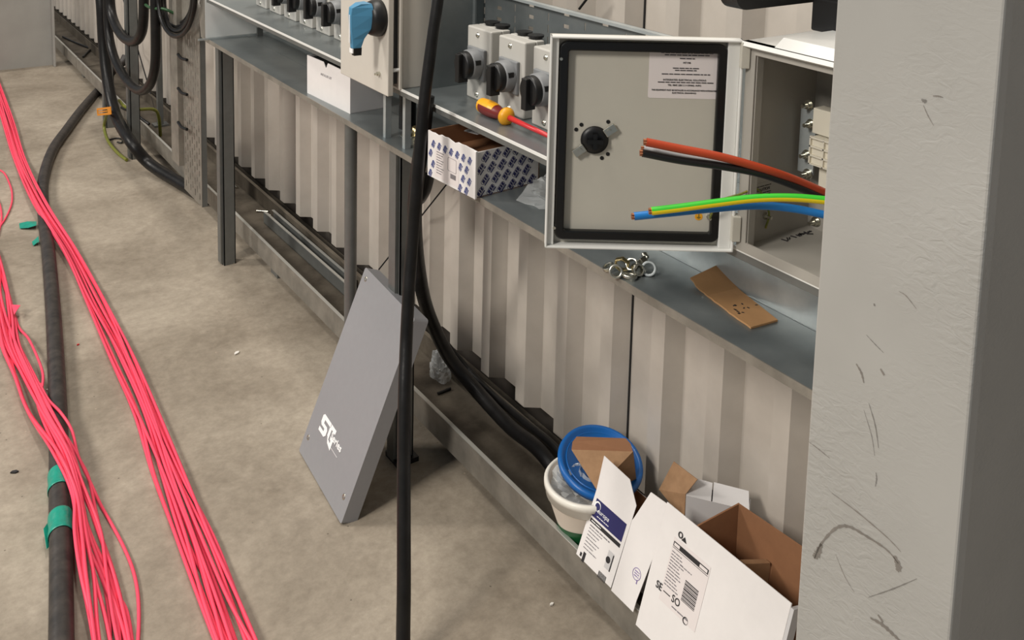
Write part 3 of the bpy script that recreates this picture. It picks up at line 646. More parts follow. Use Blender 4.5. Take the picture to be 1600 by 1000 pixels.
def logo_sheet(face, W_, H_, name, sx, sz, pitch_a, pitch_b, ang, mt, skip=None):
    out = MB(); rot = math.radians(ang); n = 0
    rows = int(H_/pitch_b)+2
    for r_ in range(-1, rows):
        for c_ in range(-1, int(W_/pitch_a)+2):
            a = c_*pitch_a+(r_ % 2)*pitch_a*.45+sx*.6; q = r_*pitch_b+sz*.5
            if a < sx*.45 or a > W_-sx*.45 or q < sz*.5 or q > H_-sz*.5: continue
            if skip and skip[0] < a < skip[2] and skip[1] < q < skip[3]: continue
            f = Fr(face.p(a, q, 0), face.u*cos(rot)+face.v*sin(rot), face.v*cos(rot)-face.u*sin(rot)); l = sx
            ring(out, rrect(-l/2, -l*.20, l/2, l*.26, l*.2, 4), rrect(-l/2+.0008, -l*.20+.0008, l/2-.0008, l*.26-.0008, l*.17, 4), 0, .0003, f)
            # bold italic strokes inside the oval
            for k_, (x0, x1) in enumerate(((-.36, -.1), (-.04, .12), (.18, .38))):
                x0 *= l; x1 *= l; out.prism([(x0, -l*.12), (x1, -l*.12), (x1+l*.05, l*.18), (x0+l*.05, l*.18)], 0, .0003, f)
            words(out, f, -l*.42, l*.45, -l*.32, l*.11, random.Random(n), h=.0003); n += 1
    out.build(name, mt, t)
ff = Fr(fr.p(0, 0, .0001), fr.u, fr.v)
logo_sheet(ff, Wc, Hc+.004, 'printed_pattern', .017, .016, .0215, .0215, 62, M['logo_blue'], (.022, .004, .115, .066))
fside = Fr(fr.p(Wc+.0001, 0, 0), -fr.n, fr.v)
logo_sheet(fside, Dp, Hc-.004, 'printed_pattern', .023, .022, .026, .0235, 50, M['navy'])
b = MB(); fq = Fr(fr.p(.028, .012, .0002), fr.u, fr.v); b.box((0, -.006, 0), (.086, .052, .0002), fq); lb_ = b.build('product_label', M['label'], t)
b = MB(); fq = Fr(fr.p(.03, .014, .0006), fr.u, fr.v); rn = random.Random(9)
for k in range(9): words(b, fq, .004, .030-(k % 3)*.004, .046-k*.0055, .0016, rn)
for k in range(9): b.box((.055+k*.0022, .004, 0), (.0562+k*.0022, .014, .0003), fq)
ring(b, rrect(.045, .018, .075, .046, .003), rrect(.0455, .0185, .0745, .0455, .003), 0, .0003, fq); b.build('printed_lines', M['grey_ink'], lb_)

# clear plastic bag beside the box
def crumple(c, rx, ry, rz, seed, name, label, cat, n=22, mt=None, parent=None):
    rd = random.Random(seed); ph = [(rd.uniform(0, 6), rd.uniform(2, 7), rd.uniform(2, 7)) for _ in range(6)]
    b = MB(); vs = []; fs = []; m_ = n//2
    for j_ in range(m_+1):
        th_ = pi/2*j_/m_
        for i in range(n):
            a = 2*pi*i/n; k = 1+sum(.07*sin(p+q*a+w_*th_*2) for p, q, w_ in ph)
            k *= rd.uniform(.94, 1.06); vs.append((c[0]+rx*cos(th_)*cos(a)*k, c[1]+ry*cos(th_)*sin(a)*k, max(c[2]+rz*sin(th_)*k, c[2]+.0005)))
    for j_ in range(m_):
        for i in range(n): fs.append((j_*n+i, j_*n+(i+1) % n, (j_+1)*n+(i+1) % n, (j_+1)*n+i))
    b.add(vs, fs, 0, False)
    o = b.build(name, mt or M['film'], parent)
    if parent is None: tag(o, label, cat)
    return o
p = onZ(862, 318, ZL)
crumple((p.x+.035, p.y+.005, ZL), .075, .06, .045, 4, 'plastic_bag', 'crumpled clear plastic bag on the lower ledge behind the open door', 'bag')

# screwdriver
Ps = onZ(750, 163, ZU+.016); Pe = onZ(860, 222, ZU+.006)
t = thing('screwdriver', Vector((Ps.x, Ps.y, ZU)), 'insulated screwdriver with maroon and yellow handle and red shaft on upper ledge', 'screwdriver')
ax = (Pe-Ps); Ls = ax.length; ax.normalize(); k_ = Fr(Ps, ax.cross(Vector((0, 0, 1))), Vector((0, 0, 1))); sg = 1 if k_.n.dot(ax) > 0 else -1
hl = .112
def pr(L_): return [(r_, sg*h_) for r_, h_ in L_]
b = MB(); b.lathe(pr([(0, 0), (.009, .001), (.014, .008), (.0165, .025), (.0165, .045), (.0135, .068), (.0115, .085), (.013, .094)]), k_, 24); b.build('grip', M['maroon'], t)
b = MB(); b.lathe(pr([(0, -.001), (.0095, 0), (.0148, .008), (.015, .014), (.0, .014)]), k_, 24)
b.loft([[(.0172*cos(a)*s_, .0172*sin(a)*s_, sg*h_) for a in [pi*.15+pi*.7*i/8 for i in range(9)]]+[(0, .006, sg*h_)] for h_, s_ in ((.008, .9), (.03, 1.0), (.05, 1.0), (.064, .86))], k_)
b.build('end_cap', M['yellow'], t)
b = MB(); b.lathe(pr([(.0, .092), (.013, .092), (.018, .097), (.0185, .102), (.014, .108), (.007, .112), (0, .112)]), k_, 24); b.build('finger_guard', M['yellow'], t)
b = MB(); b.lathe(pr([(0, .108), (.0058, .108), (.0050, .17), (.0042, Ls+.03), (0, Ls+.03)]), k_, 16); b.build('insulated_shaft', M['red'], t)

# brass gland and stud near the hanging cable, on the lower ledge
p = onZ(651, 211, ZL); t = thing('cable_gland', (p.x, p.y, ZL), 'brass cable gland on the lower ledge beside the hanging cable', 'gland')
fz = Fr((p.x, p.y, ZL), (1, 0, 0), (0, 1, 0))
b = MB(); b.cyl(.013, 0, .006, fz, 6); b.lathe([(.012, .006), (.0115, .02), (.008, .02), (.008, .010)], fz, 20); b.build('gland_body', M['brass'], t)
p = onZ(633, 212, ZL); t = thing('bolt', (p.x, p.y, ZL), 'upright zinc bolt with washers on the lower ledge left of the brass gland', 'bolt')
fz = Fr((p.x, p.y, ZL), (1, 0, 0), (0, 1, 0)); b = MB(); b.cyl(.011, 0, .002, fz, 24); b.cyl(.011, 0, .0018, fz, 24, a=.012, b=-.012); b.build('washer', M['chrome'], t)
b = MB(); b.cyl(.0065, .002, .008, fz, 6); b.cyl(.0035, .008, .022, fz, 12); b.build('bolt_shank', M['chrome'], t)

# pile of lock nuts / reducers
def nut(name, u, v, z, r, h_, tilt, yaw, mt, label, hexa=True, group='small metal fittings in a pile on the lower ledge'):
    c = onZ(u, v, ZL+z); n = Vector((sin(tilt)*cos(yaw), sin(tilt)*sin(yaw), cos(tilt))); uu = n.orthogonal().normalized(); vv = n.cross(uu); k = Fr(c, uu, vv)
    b = MB(); m_ = 6 if hexa else 28
    out = [(r*cos(2*pi*i/24), r*sin(2*pi*i/24)) for i in range(24)]
    if hexa: out = [(a*q, b_*q) for (a, b_), q in zip(out, [cos(pi/6)/cos(((2*pi*i/24) % (pi/3))-pi/6)*1.0 for i in range(24)])]
    inn = [(r*.66*cos(2*pi*i/24), r*.66*sin(2*pi*i/24)) for i in range(24)]
    ring(b, out, inn, -h_/2, h_/2, k); o = b.build(name, mt, bevel=.0012); return tag(o, label, 'fitting', group)
nut('lock_nut', 962, 424, .010, .0115, .012, 1.2, -2.2, M['chrome'], 'leftmost fitting of the pile, dark bored, nearest the ledge edge', False)
nut('metal_bushing', 951, 417, .006, .0105, .006, .5, 2.6, M['chrome'], 'thin ring lying flattest at the left tip of the fitting pile', False)
nut('lock_nut', 972, 413, .013, .014, .008, 1.3, .6, M['brass'], 'yellowish upright ring behind the leftmost fitting')
nut('washer', 977, 406, .007, .013, .002, .35, 1.0, M['chrome'], 'flat open washer at the back of the fitting pile', False)
nut('lock_nut', 988, 414, .013, .0115, .012, 1.0, -2.6, M['chrome'], 'brightest white zinc nut in the middle of the fitting pile')
nut('metal_bushing', 996, 421, .010, .010, .016, 1.25, -1.9, M['chrome'], 'hollow tube bushing just right of the brightest nut', False)
nut('lock_nut', 984, 431, .005, .0125, .005, .2, .5, M['chrome'], 'flat ring at the front of the fitting pile', False)
nut('lock_nut', 1014, 420, .010, .0125, .010, 1.1, -2.4, M['galv'], 'rightmost ring of the fitting pile, standing apart', False)
nut('lock_nut', 1003, 408, .010, .011, .010, .8, 1.9, M['chrome'], 'nut at the back right of the fitting pile')
nut('washer', 1008, 400, .012, .006, .008, 1.2, 1.2, M['chrome'], 'smallest bright piece at the very back of the fitting pile', False)

# cardboard scrap
c = [onZ(u, v, ZL) for u, v in ((1077, 443), (1127, 433), (1215, 503), (1172, 515))]
t = thing('cardboard_scrap', (sum(c, Vector())/4), 'torn brown strip of cardboard with one end bent up, on the lower ledge', 'cardboard')
b = MB(); n = 16; rd = random.Random(2)
vs = []
for i in range(n+1):
    s = i/n; L_ = c[0].lerp(c[3], s); R_ = c[1].lerp(c[2], s); lift = .002+.022*max(0, 1-s/.33)**1.3
    dw = (R_-L_).normalized(); L_ = L_+dw*rd.uniform(-.0015, .0015)
    for q in range(5): p = L_.lerp(R_, q/4); vs.append(Vector((p.x, p.y, ZL+lift*(.35+.65*q/4) if s < .33 else ZL+.002)))
b.add(vs, [(i*5+q, (i+1)*5+q, (i+1)*5+q+1, i*5+q+1) for i in range(n) for q in range(4)]); b.build('strip', M['card_scrap'], t, solid=.003)
b = MB(); rn = random.Random(8)
for k in range(13):
    p = onZ(1160+rn.uniform(-14, 22), 478+rn.uniform(-5, 12), ZL+.0036); f6 = Fr(p, (cos(k*2.), sin(k*2.), 0), (-sin(k*2.), cos(k*2.), 0)); b.box((-.002, -.001, 0), (.002, .001, .0004), f6)
b.build('printed_specks', M['ink'], t)

# ================================================================= LEANING GREY PANEL
BL, BR = onZ(467, 706, .0), onZ(533, 822, 0)
BL.z = BR.z = .004
wv = BR-BL; Wp = wv.length; TLp = onY(568, 414, BL.y); upv = (TLp-BL); Hp = upv.length
fr = Fr(BL, wv, upv)
t = thing('equipment_panel', (BL+BR)/2, 'grey metal equipment cover panel leaning against the post, with white lettering', 'panel')
b = MB(); pts = rrect(0, 0, Wp, Hp, .006, 3); b.prism(pts, -.037, 0, fr); pan = b.build('cover', M['grey_lid'], t, bevel=.003)
for a, q in ((.022, .045), (Wp-.028, .045), (.022, Hp-.022), (Wp-.024, Hp-.028)):
    f6 = Fr(fr.p(a, q, 0), fr.u, fr.v); b = MB(); b.lathe([(.0065, .0004), (.0058, .0010), (.004, .0006), (.0, -.0005)], f6, 20); b.build('screw', M['chrome'], t)
def pan_pt(u, v):
    r = ray(u, v); k = (fr.o-EYE).dot(fr.n)/r.dot(fr.n); p = EYE+r*k-fr.o; return p.dot(fr.u), p.dot(fr.v)
f6 = Fr(fr.p(0, 0, .0006), fr.u, fr.v)
a0, q0 = pan_pt(499, 668); a1, q1 = pan_pt(520, 690)
g = MB(); s_ = (a1-a0)
P_ = lambda pts: [(a0+x*s_, q0-.004+y*s_*.62) for x, y in pts]
g.prism(P_([(0, .0), (.42, 0), (.52, .14), (.52, .36), (.44, .46), (.20, .46), (.20, .62), (.62, .62), (.62, .80), (.08, .80), (0, .70), (0, .40), (.08, .30), (.32, .30), (.32, .17), (0, .17)]), 0, .0004, f6)
g.prism(P_([(.64, .62), (1.02, .62), (1.02, .80), (.64, .80)]), 0, .0004, f6); g.prism(P_([(.60, .62), (.74, .62), (.74, .16), (.60, .24)]), 0, .0004, f6)
g.prism(P_([(.62, .24), (.74, .0), (1.02, -.12), (1.02, .36), (.82, .36), (.82, .24), (.88, .22), (.88, .10), (.74, .16)]), 0, .0004, f6)
lg = g.build('logo', M['white_ink'], t)
aS, qS = pan_pt(518, 681); aT, qT = pan_pt(532, 705)
text('Series', f6, (aS+aT)/2+.001, (qS+qT)/2+.003, .0215, M['white_ink'], t, h=.0003, off=.0005, fit=(aT-aS)*1.05)
b = MB(); aL, qL = pan_pt(522, 700); b.box((aL-.024, qL-.008, 0), (aL+.028, qL-.006, .0003), f6); b.build('tagline', M['card_white2'], t)

# ================================================================= CABLES
def cable(name, P, r, mt, label, group=None, seg=10, n=18, cat='cable'):
    b = MB(); b.tube(P, r, n=n, seg=seg); return tag(b.build(name, mt), label, cat, group)
# floor cable: x(y) centreline also used for the wires crossing it
FC = [(96, 1040), (96, 950), (95, 850), (93, 780), (92, 700), (90, 620), (84, 500), (76, 400), (68, 330), (68, 280), (82, 235), (106, 200), (130, 168), (158, 136)]
FCP = [onZ(u, v, .023) for u, v in FC]
last = [onX(178, 112, 1.20), onX(192, 97, 1.24), onX(197, 88, 1.26)]
last[0].z = .17
cable('power_cable', FCP+last, .0225, M['cable_dusty'], 'thick dusty black cable running along the floor beneath the pink wires', 'thick black cables')
FCs = spline(FCP, 6)
def over_cable(p, base):
    d = min((Vector((p.x, p.y, 0))-Vector((q.x, q.y, 0))).length for q in FCs)
    return base if d > .085 else base+.047*(1-(max(0, d-.018)/.067))**1.0 if d > .018 else base+.047
# hanging cable (centre)
HC = [(688, -30, .965), (683, 10, .955), (673, 80, .94), (664, 150, .925), (656, 230, .91), (650, 300, .90), (644, 380, .89), (639, 450, .875), (635, 530, .86), (632, 620, .835), (631, 720, .815), (631, 820, .797), (631, 920, .78), (630, 1010, .765)]
P = [onX(u, v, x) for u, v, x in HC]; e = P[-1].copy(); e.z = .014; P.append(Vector((e.x-.012, e.y-.03, .013)))
cable('power_cable', P, lambda s: .0115+.002*s, M['cable'], 'black cable hanging straight down in front of the ledges and leaning panel', 'thick black cables')
# second cable: from behind the upper ledge hole down into the rail
SCb = [(690, -40, 1.10), (676, 60, 1.06), (667, 150, .985), (660, 220, .975), (650, 290, .98), (648, 350, 1.0), (654, 420, 1.05), (668, 485, 1.12), (700, 555, 1.18), (740, 605, 1.215), (795, 665, 1.23), (850, 712, 1.235)]
P = [onX(u, v, x) for u, v, x in SCb]
P[-1].z = max(P[-1].z, .066); P[-2].z = max(P[-2].z, .066)
P.append(Vector((P[-1].x+.0, P[-1].y-.16, .066)))
cable('power_cable', P[2:], .0165, M['cable'], 'black cable curving down past the panel top into the floor rail', 'thick black cables')
SC2 = [(720, 565, 1.235), (770, 617, 1.26), (820, 660, 1.268), (868, 700, 1.27)]
P = [onX(u, v, x) for u, v, x in [(640, 330, 1.09), (652, 420, 1.10), (672, 500, 1.17)]+SC2]; P.append(P[-1]+Vector((0, -.15, -.03)))
for q in P[-4:]: q.z = max(q.z, .064)
cable('power_cable', P, .009, M['cable'], 'thinner black cable in the floor rail lying nearest the cladding', 'thick black cables')
# cable stub bulging under the ledge hole
P = [onX(640, 190, 1.09), onX(636, 250, 1.10), onX(637, 290, 1.12), onX(648, 310, 1.13), onX(660, 296, 1.12), onX(668, 262, 1.11)]
P[0].z = ZL+.01
cable('power_cable', [Vector((P[1].x, P[1].y, ZL+.10)), Vector((P[1].x, P[1].y, ZL-.03))]+P[2:], .021, M['cable'], 'short black cable loop hanging just below the lower ledge by the patterned box', 'thick black cables')
b = MB(); b.cyl(.032, -.014, -.001, Fr((P[1].x, P[1].y, ZL-.002), (1, 0, 0), (0, 1, 0)), 28); tag(b.build('gland_collar', M['card_scrap']), 'tan round collar under the lower ledge hole', 'collar')
# far hanging cables
FX = .99
P = [onX(u, v, FX) for u, v in ((150, -60), (158, 0), (162, 70), (169, 130), (181, 180), (205, 222))]+[onZ(240, 256, .05), onZ(285, 288, .026), onZ(325, 312, .024)]
P[6].x = min(P[6].x, 1.05)
cable('power_cable', P, .0255, M['cable'], 'thickest black cable sweeping from the top left down to the floor by the perforated tray', 'thick black cables')
P = [onX(u, v, .995) for u, v in ((172, -40), (173, 10), (180, 38), (193, 58), (208, 65), (219, 56), (224, 30), (225, -40))]
cable('power_cable', P, .021, M['cable'], 'smaller upper black cable loop at the top left', 'thick black cables')
P = [onX(u, v, .985) for u, v in ((167, -40), (169, 40), (177, 85), (192, 117), (210, 137), (225, 141), (237, 126), (243, 95), (243, 30), (241, -40))]
cable('power_cable', P, .0195, M['cable'], 'larger lower black cable loop hanging in front of the far post', 'thick black cables')
P = []; nT = 5
CB = [(276, 30, 60), (275, 27, 54), (277, 24, 44), (272, 29, 50), (281, 20, 34), (276, 26, 40)]
for i in range(nT*14+1):
    a = 2*pi*i/14; k = i/14; k0 = int(k); fk = k-k0; A0 = CB[k0]; A1 = CB[min(k0+1, 5)]
    cx_, ru, bt = [A0[q]+(A1[q]-A0[q])*fk for q in range(3)]
    P.append(onX(cx_+ru*cos(a-pi/2), -6+(bt+6)*sin(a-pi/2) if sin(a-pi/2) > 0 else -6+70*sin(a-pi/2), .975+.017*k))
cable('cable_coil', P, .0085, M['cable'], 'coil of thinner black cable hanging beside the far end of the ledge', None, seg=4, n=10)
P = [onX(218, -10, 1.02), onX(226, 6, 1.0), onX(238, 13, .98), onX(256, 14, 1.0), onX(275, 22, 1.04)]
cable('earth_wire', P, .006, mat('dark_green_wire', (40, 78, 46), .45), 'dark green wire across the top of the cable coil', None, n=8)
# yellow earth wires and tag
P = [onX(186, 157, 1.03), onX(196, 167, 1.04), onX(215, 171, 1.07), onX(240, 171, 1.15), onX(248, 183, 1.18), onX(251, 215, 1.2)]
cable('earth_wire', P, .0075, M['earth_wire'], 'yellow green wire arching to the right from the orange tag towards the slim post', 'yellow green wires', n=8)
P = [onX(169, 172, .985), onZ(165, 186, .10), onZ(163, 200, .045), onZ(169, 220, .012), onZ(183, 238, .009), onZ(198, 250, .009)]
cable('earth_wire', P, .0075, M['earth_wire'], 'yellow green wire drooping from the orange tag to the floor', 'yellow green wires', n=8)
P = [onZ(168, 219, .006), onZ(182, 216, .006), onZ(191, 218, .006), onZ(190, 223, .006), onZ(183, 222, .006)]
cable('cable_tie', P, .004, M['black'], 'black cable tie lying on the floor inside the yellow wire curve', None, n=6, cat='cable tie')
P = [onX(190, 168, 1.05), onX(210, 178, 1.08), onX(233, 194, 1.12)]
cable('power_cable', P, .007, M['black'], 'thin black cable slanting behind the far post above the rail', None, n=8)
fo = onX(152, 181, .95); q = onX(173, 179, .95); b = MB(); f6 = Fr(fo, q-fo, (0, 0, 1)); l_ = (q-fo).length
ring(b, rrect(0, 0, l_, .036, .002), rrect(.012, .010, l_*.8, .026, .002), -.004, 0, f6); b.box((.016, .015, -.003), (l_*.75, .021, -.001), f6)
tag(b.build('cable_marker', M['tag']), 'orange plastic tag clipped on the thick hanging cable at left', 'tag')
P = [onZ(98, 56, .06), onZ(115, 64, .06), onZ(130, 70, .06), onZ(144, 78, .05), onZ(140, 80, .05), onZ(130, 90, .05)]
for p in P: p.z = .054
cable('thin_cable', P, .007, M['black'], 'thin dark cable lying in the far part of the floor rail', None, n=6)

# green tapes on the floor cable
def tape(v0, v1, label, flap):
    i0, i1 = onZ(93, v0, .023), onZ(94, v1, .023)
    def cx_at(v):
        for (a, va), (c_, vc) in zip(FC[1:], FC):
            if va <= v <= vc: return a+(c_-a)*(v-va)/(vc-va)
        return FC[1][0]
    Pt = [onZ(cx_at(v0+(v1-v0)*k/5), v0+(v1-v0)*k/5, .023) for k in range(6)]
    t = thing('tape_wrap', Pt[3], label, 'tape', 'green tape on the floor cable')
    b = MB(); b.tube(Pt, lambda s: .0238+.0006*sin(s*9), n=26, seg=4, caps=False); b.build('wrap', M['tape'], t, solid=.0008)
    if flap:
        b = MB(); F_ = [onZ(u, v, z) for u, v, z in flap]; n = len(F_)//2
        b.add(F_, [(i, i+1, n+i+1, n+i) for i in range(n-1)]); b.build('loose_end', M['tape'], t, solid=.001)
tape(740, 768, 'green tape band on the floor cable, upper of the two near the pink wires', None)
tape(806, 838, 'wider green tape on the floor cable with a torn crumpled end', [(82, 806, .03), (76, 815, .014), (68, 826, .022), (85, 842, .03), (79, 852, .012), (73, 858, .02)])
for U, lab in (([(30, 349, .004), (43, 346, .012), (57, 346, .016), (31, 357, .004), (44, 356, .01), (57, 352, .02)], 'green tape strip sticking out left of the floor cable, the farther one'),
               ([(50, 378, .004), (56, 373, .014), (60, 369, .02), (52, 384, .004), (57, 380, .01), (61, 378, .02)], 'tiny curled green tape end left of the floor cable, below the longer strip')):
    b = MB(); F_ = [onZ(*q) for q in U]; b.add(F_, [(0, 1, 4, 3), (1, 2, 5, 4)]); tag(b.build('tape_strip', M['tape'], solid=.001), lab, 'tape', 'green tape on the floor cable')

# ---------------------------------------------------------------- pink wires
def lerp_tab(tab, v):
    for (v0, *a), (v1, *c_) in zip(tab, tab[1:]):
        if v0 <= v <= v1:
            k = (v-v0)/(v1-v0); return [x+(y-x)*k for x, y in zip(a, c_)]
    return list(tab[-1][1:]) if v > tab[-1][0] else list(tab[0][1:])
def bundle(tab, n, group, label_fn, seed, v0, v1, r=.0038, amp=.16, nm=13):
    rd = random.Random(seed)
    slots = [(i+.5)/n for i in range(n)]
    for i in range(n):
        s0 = slots[i]; ph = rd.uniform(0, 6.28); f1 = rd.uniform(.6, 1.3); ph2 = rd.uniform(0, 6.28); layer = (i*7) % 3
        P = []
        for k in range(nm):
            v = v0+(v1-v0)*(k/(nm-1))**1.35; L_, R_ = lerp_tab(tab, v)
            s = s0+amp*sin(ph+k*f1)*min(1, 4*s0*(1-s0)+.25)+.05*sin(ph2+k*1.9); s = min(max(s, 0.02), .98)
            u = L_+(R_-L_)*s; p = onZ(u, v, .01); z = over_cable(p, r+.0004+layer*.0055); P.append(onZ(u, v, z))
        b = MB(); b.tube(P, r, n=8, seg=9); tag(b.build('pink_wire', M['pink']), label_fn(i, n), 'wire', group)
TA = [(110, -22, -10), (130, -14, 0), (175, 0, 16), (200, 5, 26), (250, 22, 42), (307, 44, 68), (350, 74, 100), (410, 108, 130), (490, 140, 176), (585, 183, 224), (660, 214, 255), (750, 240, 297), (862, 283, 345), (890, 292, 356), (1000, 331, 398), (1040, 346, 418)]
bundle(TA, 15, 'pink wires of the long straight right-hand bundle', lambda i, n: 'pink wire in the long bundle running from the left edge to bottom centre-left', 21, 105, 1040)
TB = [(390, -14, -4), (405, -12, 1), (467, -8, 16), (500, -7, 25), (550, 3, 37), (587, 22, 55), (625, 33, 72), (672, 58, 98), (700, 78, 112), (737, 102, 120), (780, 111, 140), (850, 117, 165), (925, 130, 188), (1000, 146, 203), (1040, 152, 210)]
bundle(TB, 14, 'pink wires of the tangled left bundle', lambda i, n: 'pink wire in the tangled bundle crossing over the floor cable at left', 5, 390, 1040, amp=.22)
def single(pts, label):
    P = [onZ(u, v, over_cable(onZ(u, v, .01), .004)) for u, v in pts]; b = MB(); b.tube(P, .0036, n=8, seg=9); tag(b.build('pink_wire', M['pink']), label, 'wire')
single([(22, 488), (30, 512), (45, 530), (60, 562), (67, 585), (66, 605), (63, 625), (80, 650), (98, 675), (118, 705), (132, 735), (145, 762), (158, 790), (175, 820), (192, 852), (207, 888), (215, 925), (217, 970), (214, 1030)], 'stray pink wire bowing out to the right of the tangled bundle')
single([(62, 600), (76, 625), (95, 645), (112, 672), (122, 712), (138, 745), (150, 800), (160, 845), (170, 890), (185, 930), (198, 955), (206, 1000), (208, 1040)], 'second stray pink wire just inside the outermost bowed one')
single([(-10, 262), (6, 270), (16, 290), (19, 306), (17, 322), (8, 342), (-6, 362)], 'short pink wire loop poking in at the left edge beside the long bundle')
single([(-6, 305), (1, 325), (2, 345), (-4, 370)], 'thin pink wire just inside the left frame edge below the loop')
c = onZ(26, 480, .03); b = MB(); b.add([onZ(18, 476, .03), onZ(32, 477, .034), onZ(27, 484, .03), onZ(22, 492, .026)], [(0, 3, 2, 1)]); tag(b.build('pink_tape_flag', M['pink'], solid=.001), 'small pink tape flag on the tangled pink bundle', 'tape')

# ================================================================= LOOSE STRUTS AND BITS IN THE RAIL
Pa, Pb = onZ(412, 348, .048), onZ(538, 462, .048); d = (Pb-Pa); Ln = d.length
t = thing('strut_offcut', (Pa+Pb)/2, 'loose open strut channel offcut lying in the floor rail with a capped near end', 'channel')
fr = Fr(Pa, d, Vector((0, 0, 1)).cross(d)); sgn = 1 if fr.n.z > 0 else -1
if sgn < 0: fr = Fr(Pa, d, d.cross(Vector((0, 0, 1))))
if fr.n.z < 0: print('strut frame down')
side = fr.v*(1 if fr.v.x > 0 else -1); fr = Fr(Pa, d, side)
zz = Vector((0, 0, 1))
def slab(mb, a0, a1, s0, s1, z0, z1):
    vs = [Pa+d.normalized()*a+side*s+zz*z for z in (z0, z1) for a, s in ((a0, s0), (a1, s0), (a1, s1), (a0, s1))]
    mb.add(vs, [(3, 2, 1, 0), (4, 5, 6, 7), (0, 1, 5, 4), (1, 2, 6, 5), (2, 3, 7, 6), (3, 0, 4, 7)])
b = MB(); slab(b, 0, Ln, 0, .041, 0, .0025); slab(b, 0, Ln, 0, .0025, 0, .041); slab(b, 0, Ln, .0385, .041, 0, .041); b.build('channel_body', M['strut'], t)
b = MB(); slab(b, 0, Ln, 0, .009, .041, .0435); slab(b, 0, Ln, .032, .041, .041, .0435); b.build('channel_lips', M['galv_edge'], t)
b = MB(); slab(b, Ln-.002, Ln+.003, .004, .036, .002, .036); b.build('end_cap', M['chrome'], t)
rd = random.Random(17)
bits = [(390, 286, 'zinc stud lying in the far part of the rail under the wide ledge'), (434, 325, 'zinc stud lying in the rail above the strut offcut end'), (436, 333, 'short shiny bolt beside the far end of the strut offcut'), (429, 347, 'small bolt lying against the strut offcut far end'), (487, 372, 'tiny bolt nearest the cladding beside the offcut'), (533, 404, 'small shiny nut in the rail just left of the round pipe'), (456, 357, 'tiny nut between the offcut and rear flange')]
for k, (u, v, lab) in enumerate(bits):
    p = onZ(u, v, .052); p.x = min(max(p.x, 1.16), 1.275); a = rd.uniform(0, 3); L_ = .022 if k < 2 else .012; dv = Vector((cos(a), sin(a), 0))
    t = thing('loose_bolt', (p.x, p.y, .047), lab, 'bolt', 'loose bolts in the floor rail')
    b = MB(); b.tube([p-dv*L_+zz*0, p+dv*L_], .0035, n=8, seg=1); b.build('shank', M['chrome'], t)
    b = MB(); fb = Fr(p+dv*L_, Vector((-dv.y, dv.x, 0)), (0, 0, 1)); b.cyl(.0052, -.002, .002, fb, 6); b.build('head', M['chrome'], t)
b = MB(); P = [onX(684, 612, 1.2), onX(705, 606, 1.2)]
P = [onZ(684, 615, .05), onZ(704, 607, .05)]; b.tube(P, .004, n=6, seg=1); tag(b.build('black_strip', M['black']), 'short black strip lying in the rail right of the hanging cable', 'strip')
p = onZ(688, 500, .1); pw = onX(690, 510, 1.27); crumple((1.268, pw.y, .05), .022, .04, .075, 8, 'plastic_wrap', 'crumpled grey plastic wrap in the rail behind the panel top', 'wrapper', mt=M['film'])
for (u, v, w_, mt_, lab) in ((370, 552, .010, 'offwhite', 'small white paper scrap on the floor left of the leaning panel'), (78, 609, .009, 'offwhite', 'small white scrap against the floor cable by the pink wires'), (862, 945, .005, 'offwhite', 'tiny white fleck on the floor in front of the white carton row'), (23, 738, .009, 'ink', 'tiny black strip on the floor left of the floor cable'), (366, 411, .006, 'chrome', 'tiny shiny washer on the floor beside the strut post foot'), (122, 539, .004, 'red', 'tiny red fleck on the floor between the two pink bundles')):
    p = onZ(u, v, .001); a = random.Random(u).uniform(-.6, .6); f6 = Fr(p, (cos(a), -sin(a), 0), (sin(a), cos(a), 0)); b = MB()
    b.prism([(-w_, -w_*.35), (w_*.3, -w_*.5), (w_, w_*.1), (w_*.2, w_*.6), (-w_*.7, w_*.3)], 0, .003, f6); tag(b.build('floor_scrap', M[mt_]), lab, 'scrap')

# ================================================================= PAIL, LID, CARTONS IN THE RAIL
zr = .046
pc = Vector((1.200, 1.400, zr))
t = thing('plastic_pail', pc, 'round white plastic pail with clear bag inside, standing in the rail beside the cartons', 'pail')
tilt = Fr(pc+Vector((.0, 0, 0)), (1, 0, 0), (0, 1, 0)); Hp_ = .155
b = MB(); b.lathe([(0, .001), (.055, .001), (.057, .02), (.061, .06), (.083, Hp_-.03), (.084, Hp_), (.081, Hp_), (.058, .055), (.052, .02), (0, .02)], tilt, 48); b.build('pail_body', M['pail_body'], t)
b = MB(); b.lathe([(.083, Hp_-.028), (.087, Hp_-.028), (.087, Hp_-.012), (.091, Hp_-.011), (.091, Hp_-.002), (.088, Hp_+.002), (.082, Hp_+.002), (.081, Hp_-.01)], tilt, 48); b.build('rim', M['pail'], t)
b = MB(); n = 40; a0_, a1_ = math.radians(150), math.radians(330); vs = []
for i in range(n+1):
    a = a0_+(a1_-a0_)*i/n
    for h_ in (.02, .059, .060+.026*(.35+.65*sin((a-a0_)*.9)**2)):
        r_ = (.0575+(h_-.02)*.10 if h_ < .06 else .0612+(h_-.06)*.338); vs.append(tilt.p(r_*cos(a)*1.006, r_*sin(a)*1.006, h_))
b.add(vs, [(3*i+q, 3*i+3+q, 3*i+4+q, 3*i+1+q) for i in range(n) for q in (0, 1)], 0, True); gl = b.build('green_label', M['green'], t)
th_ = math.radians(238); f6 = Fr(tilt.p(.0665*cos(th_), .0665*sin(th_), .070), Vector((-sin(th_), cos(th_), 0)), Vector((.33*cos(th_), .33*sin(th_), 1)))
text('TE', f6, 0, 0, .014, M['white_ink'], gl, h=.0003)
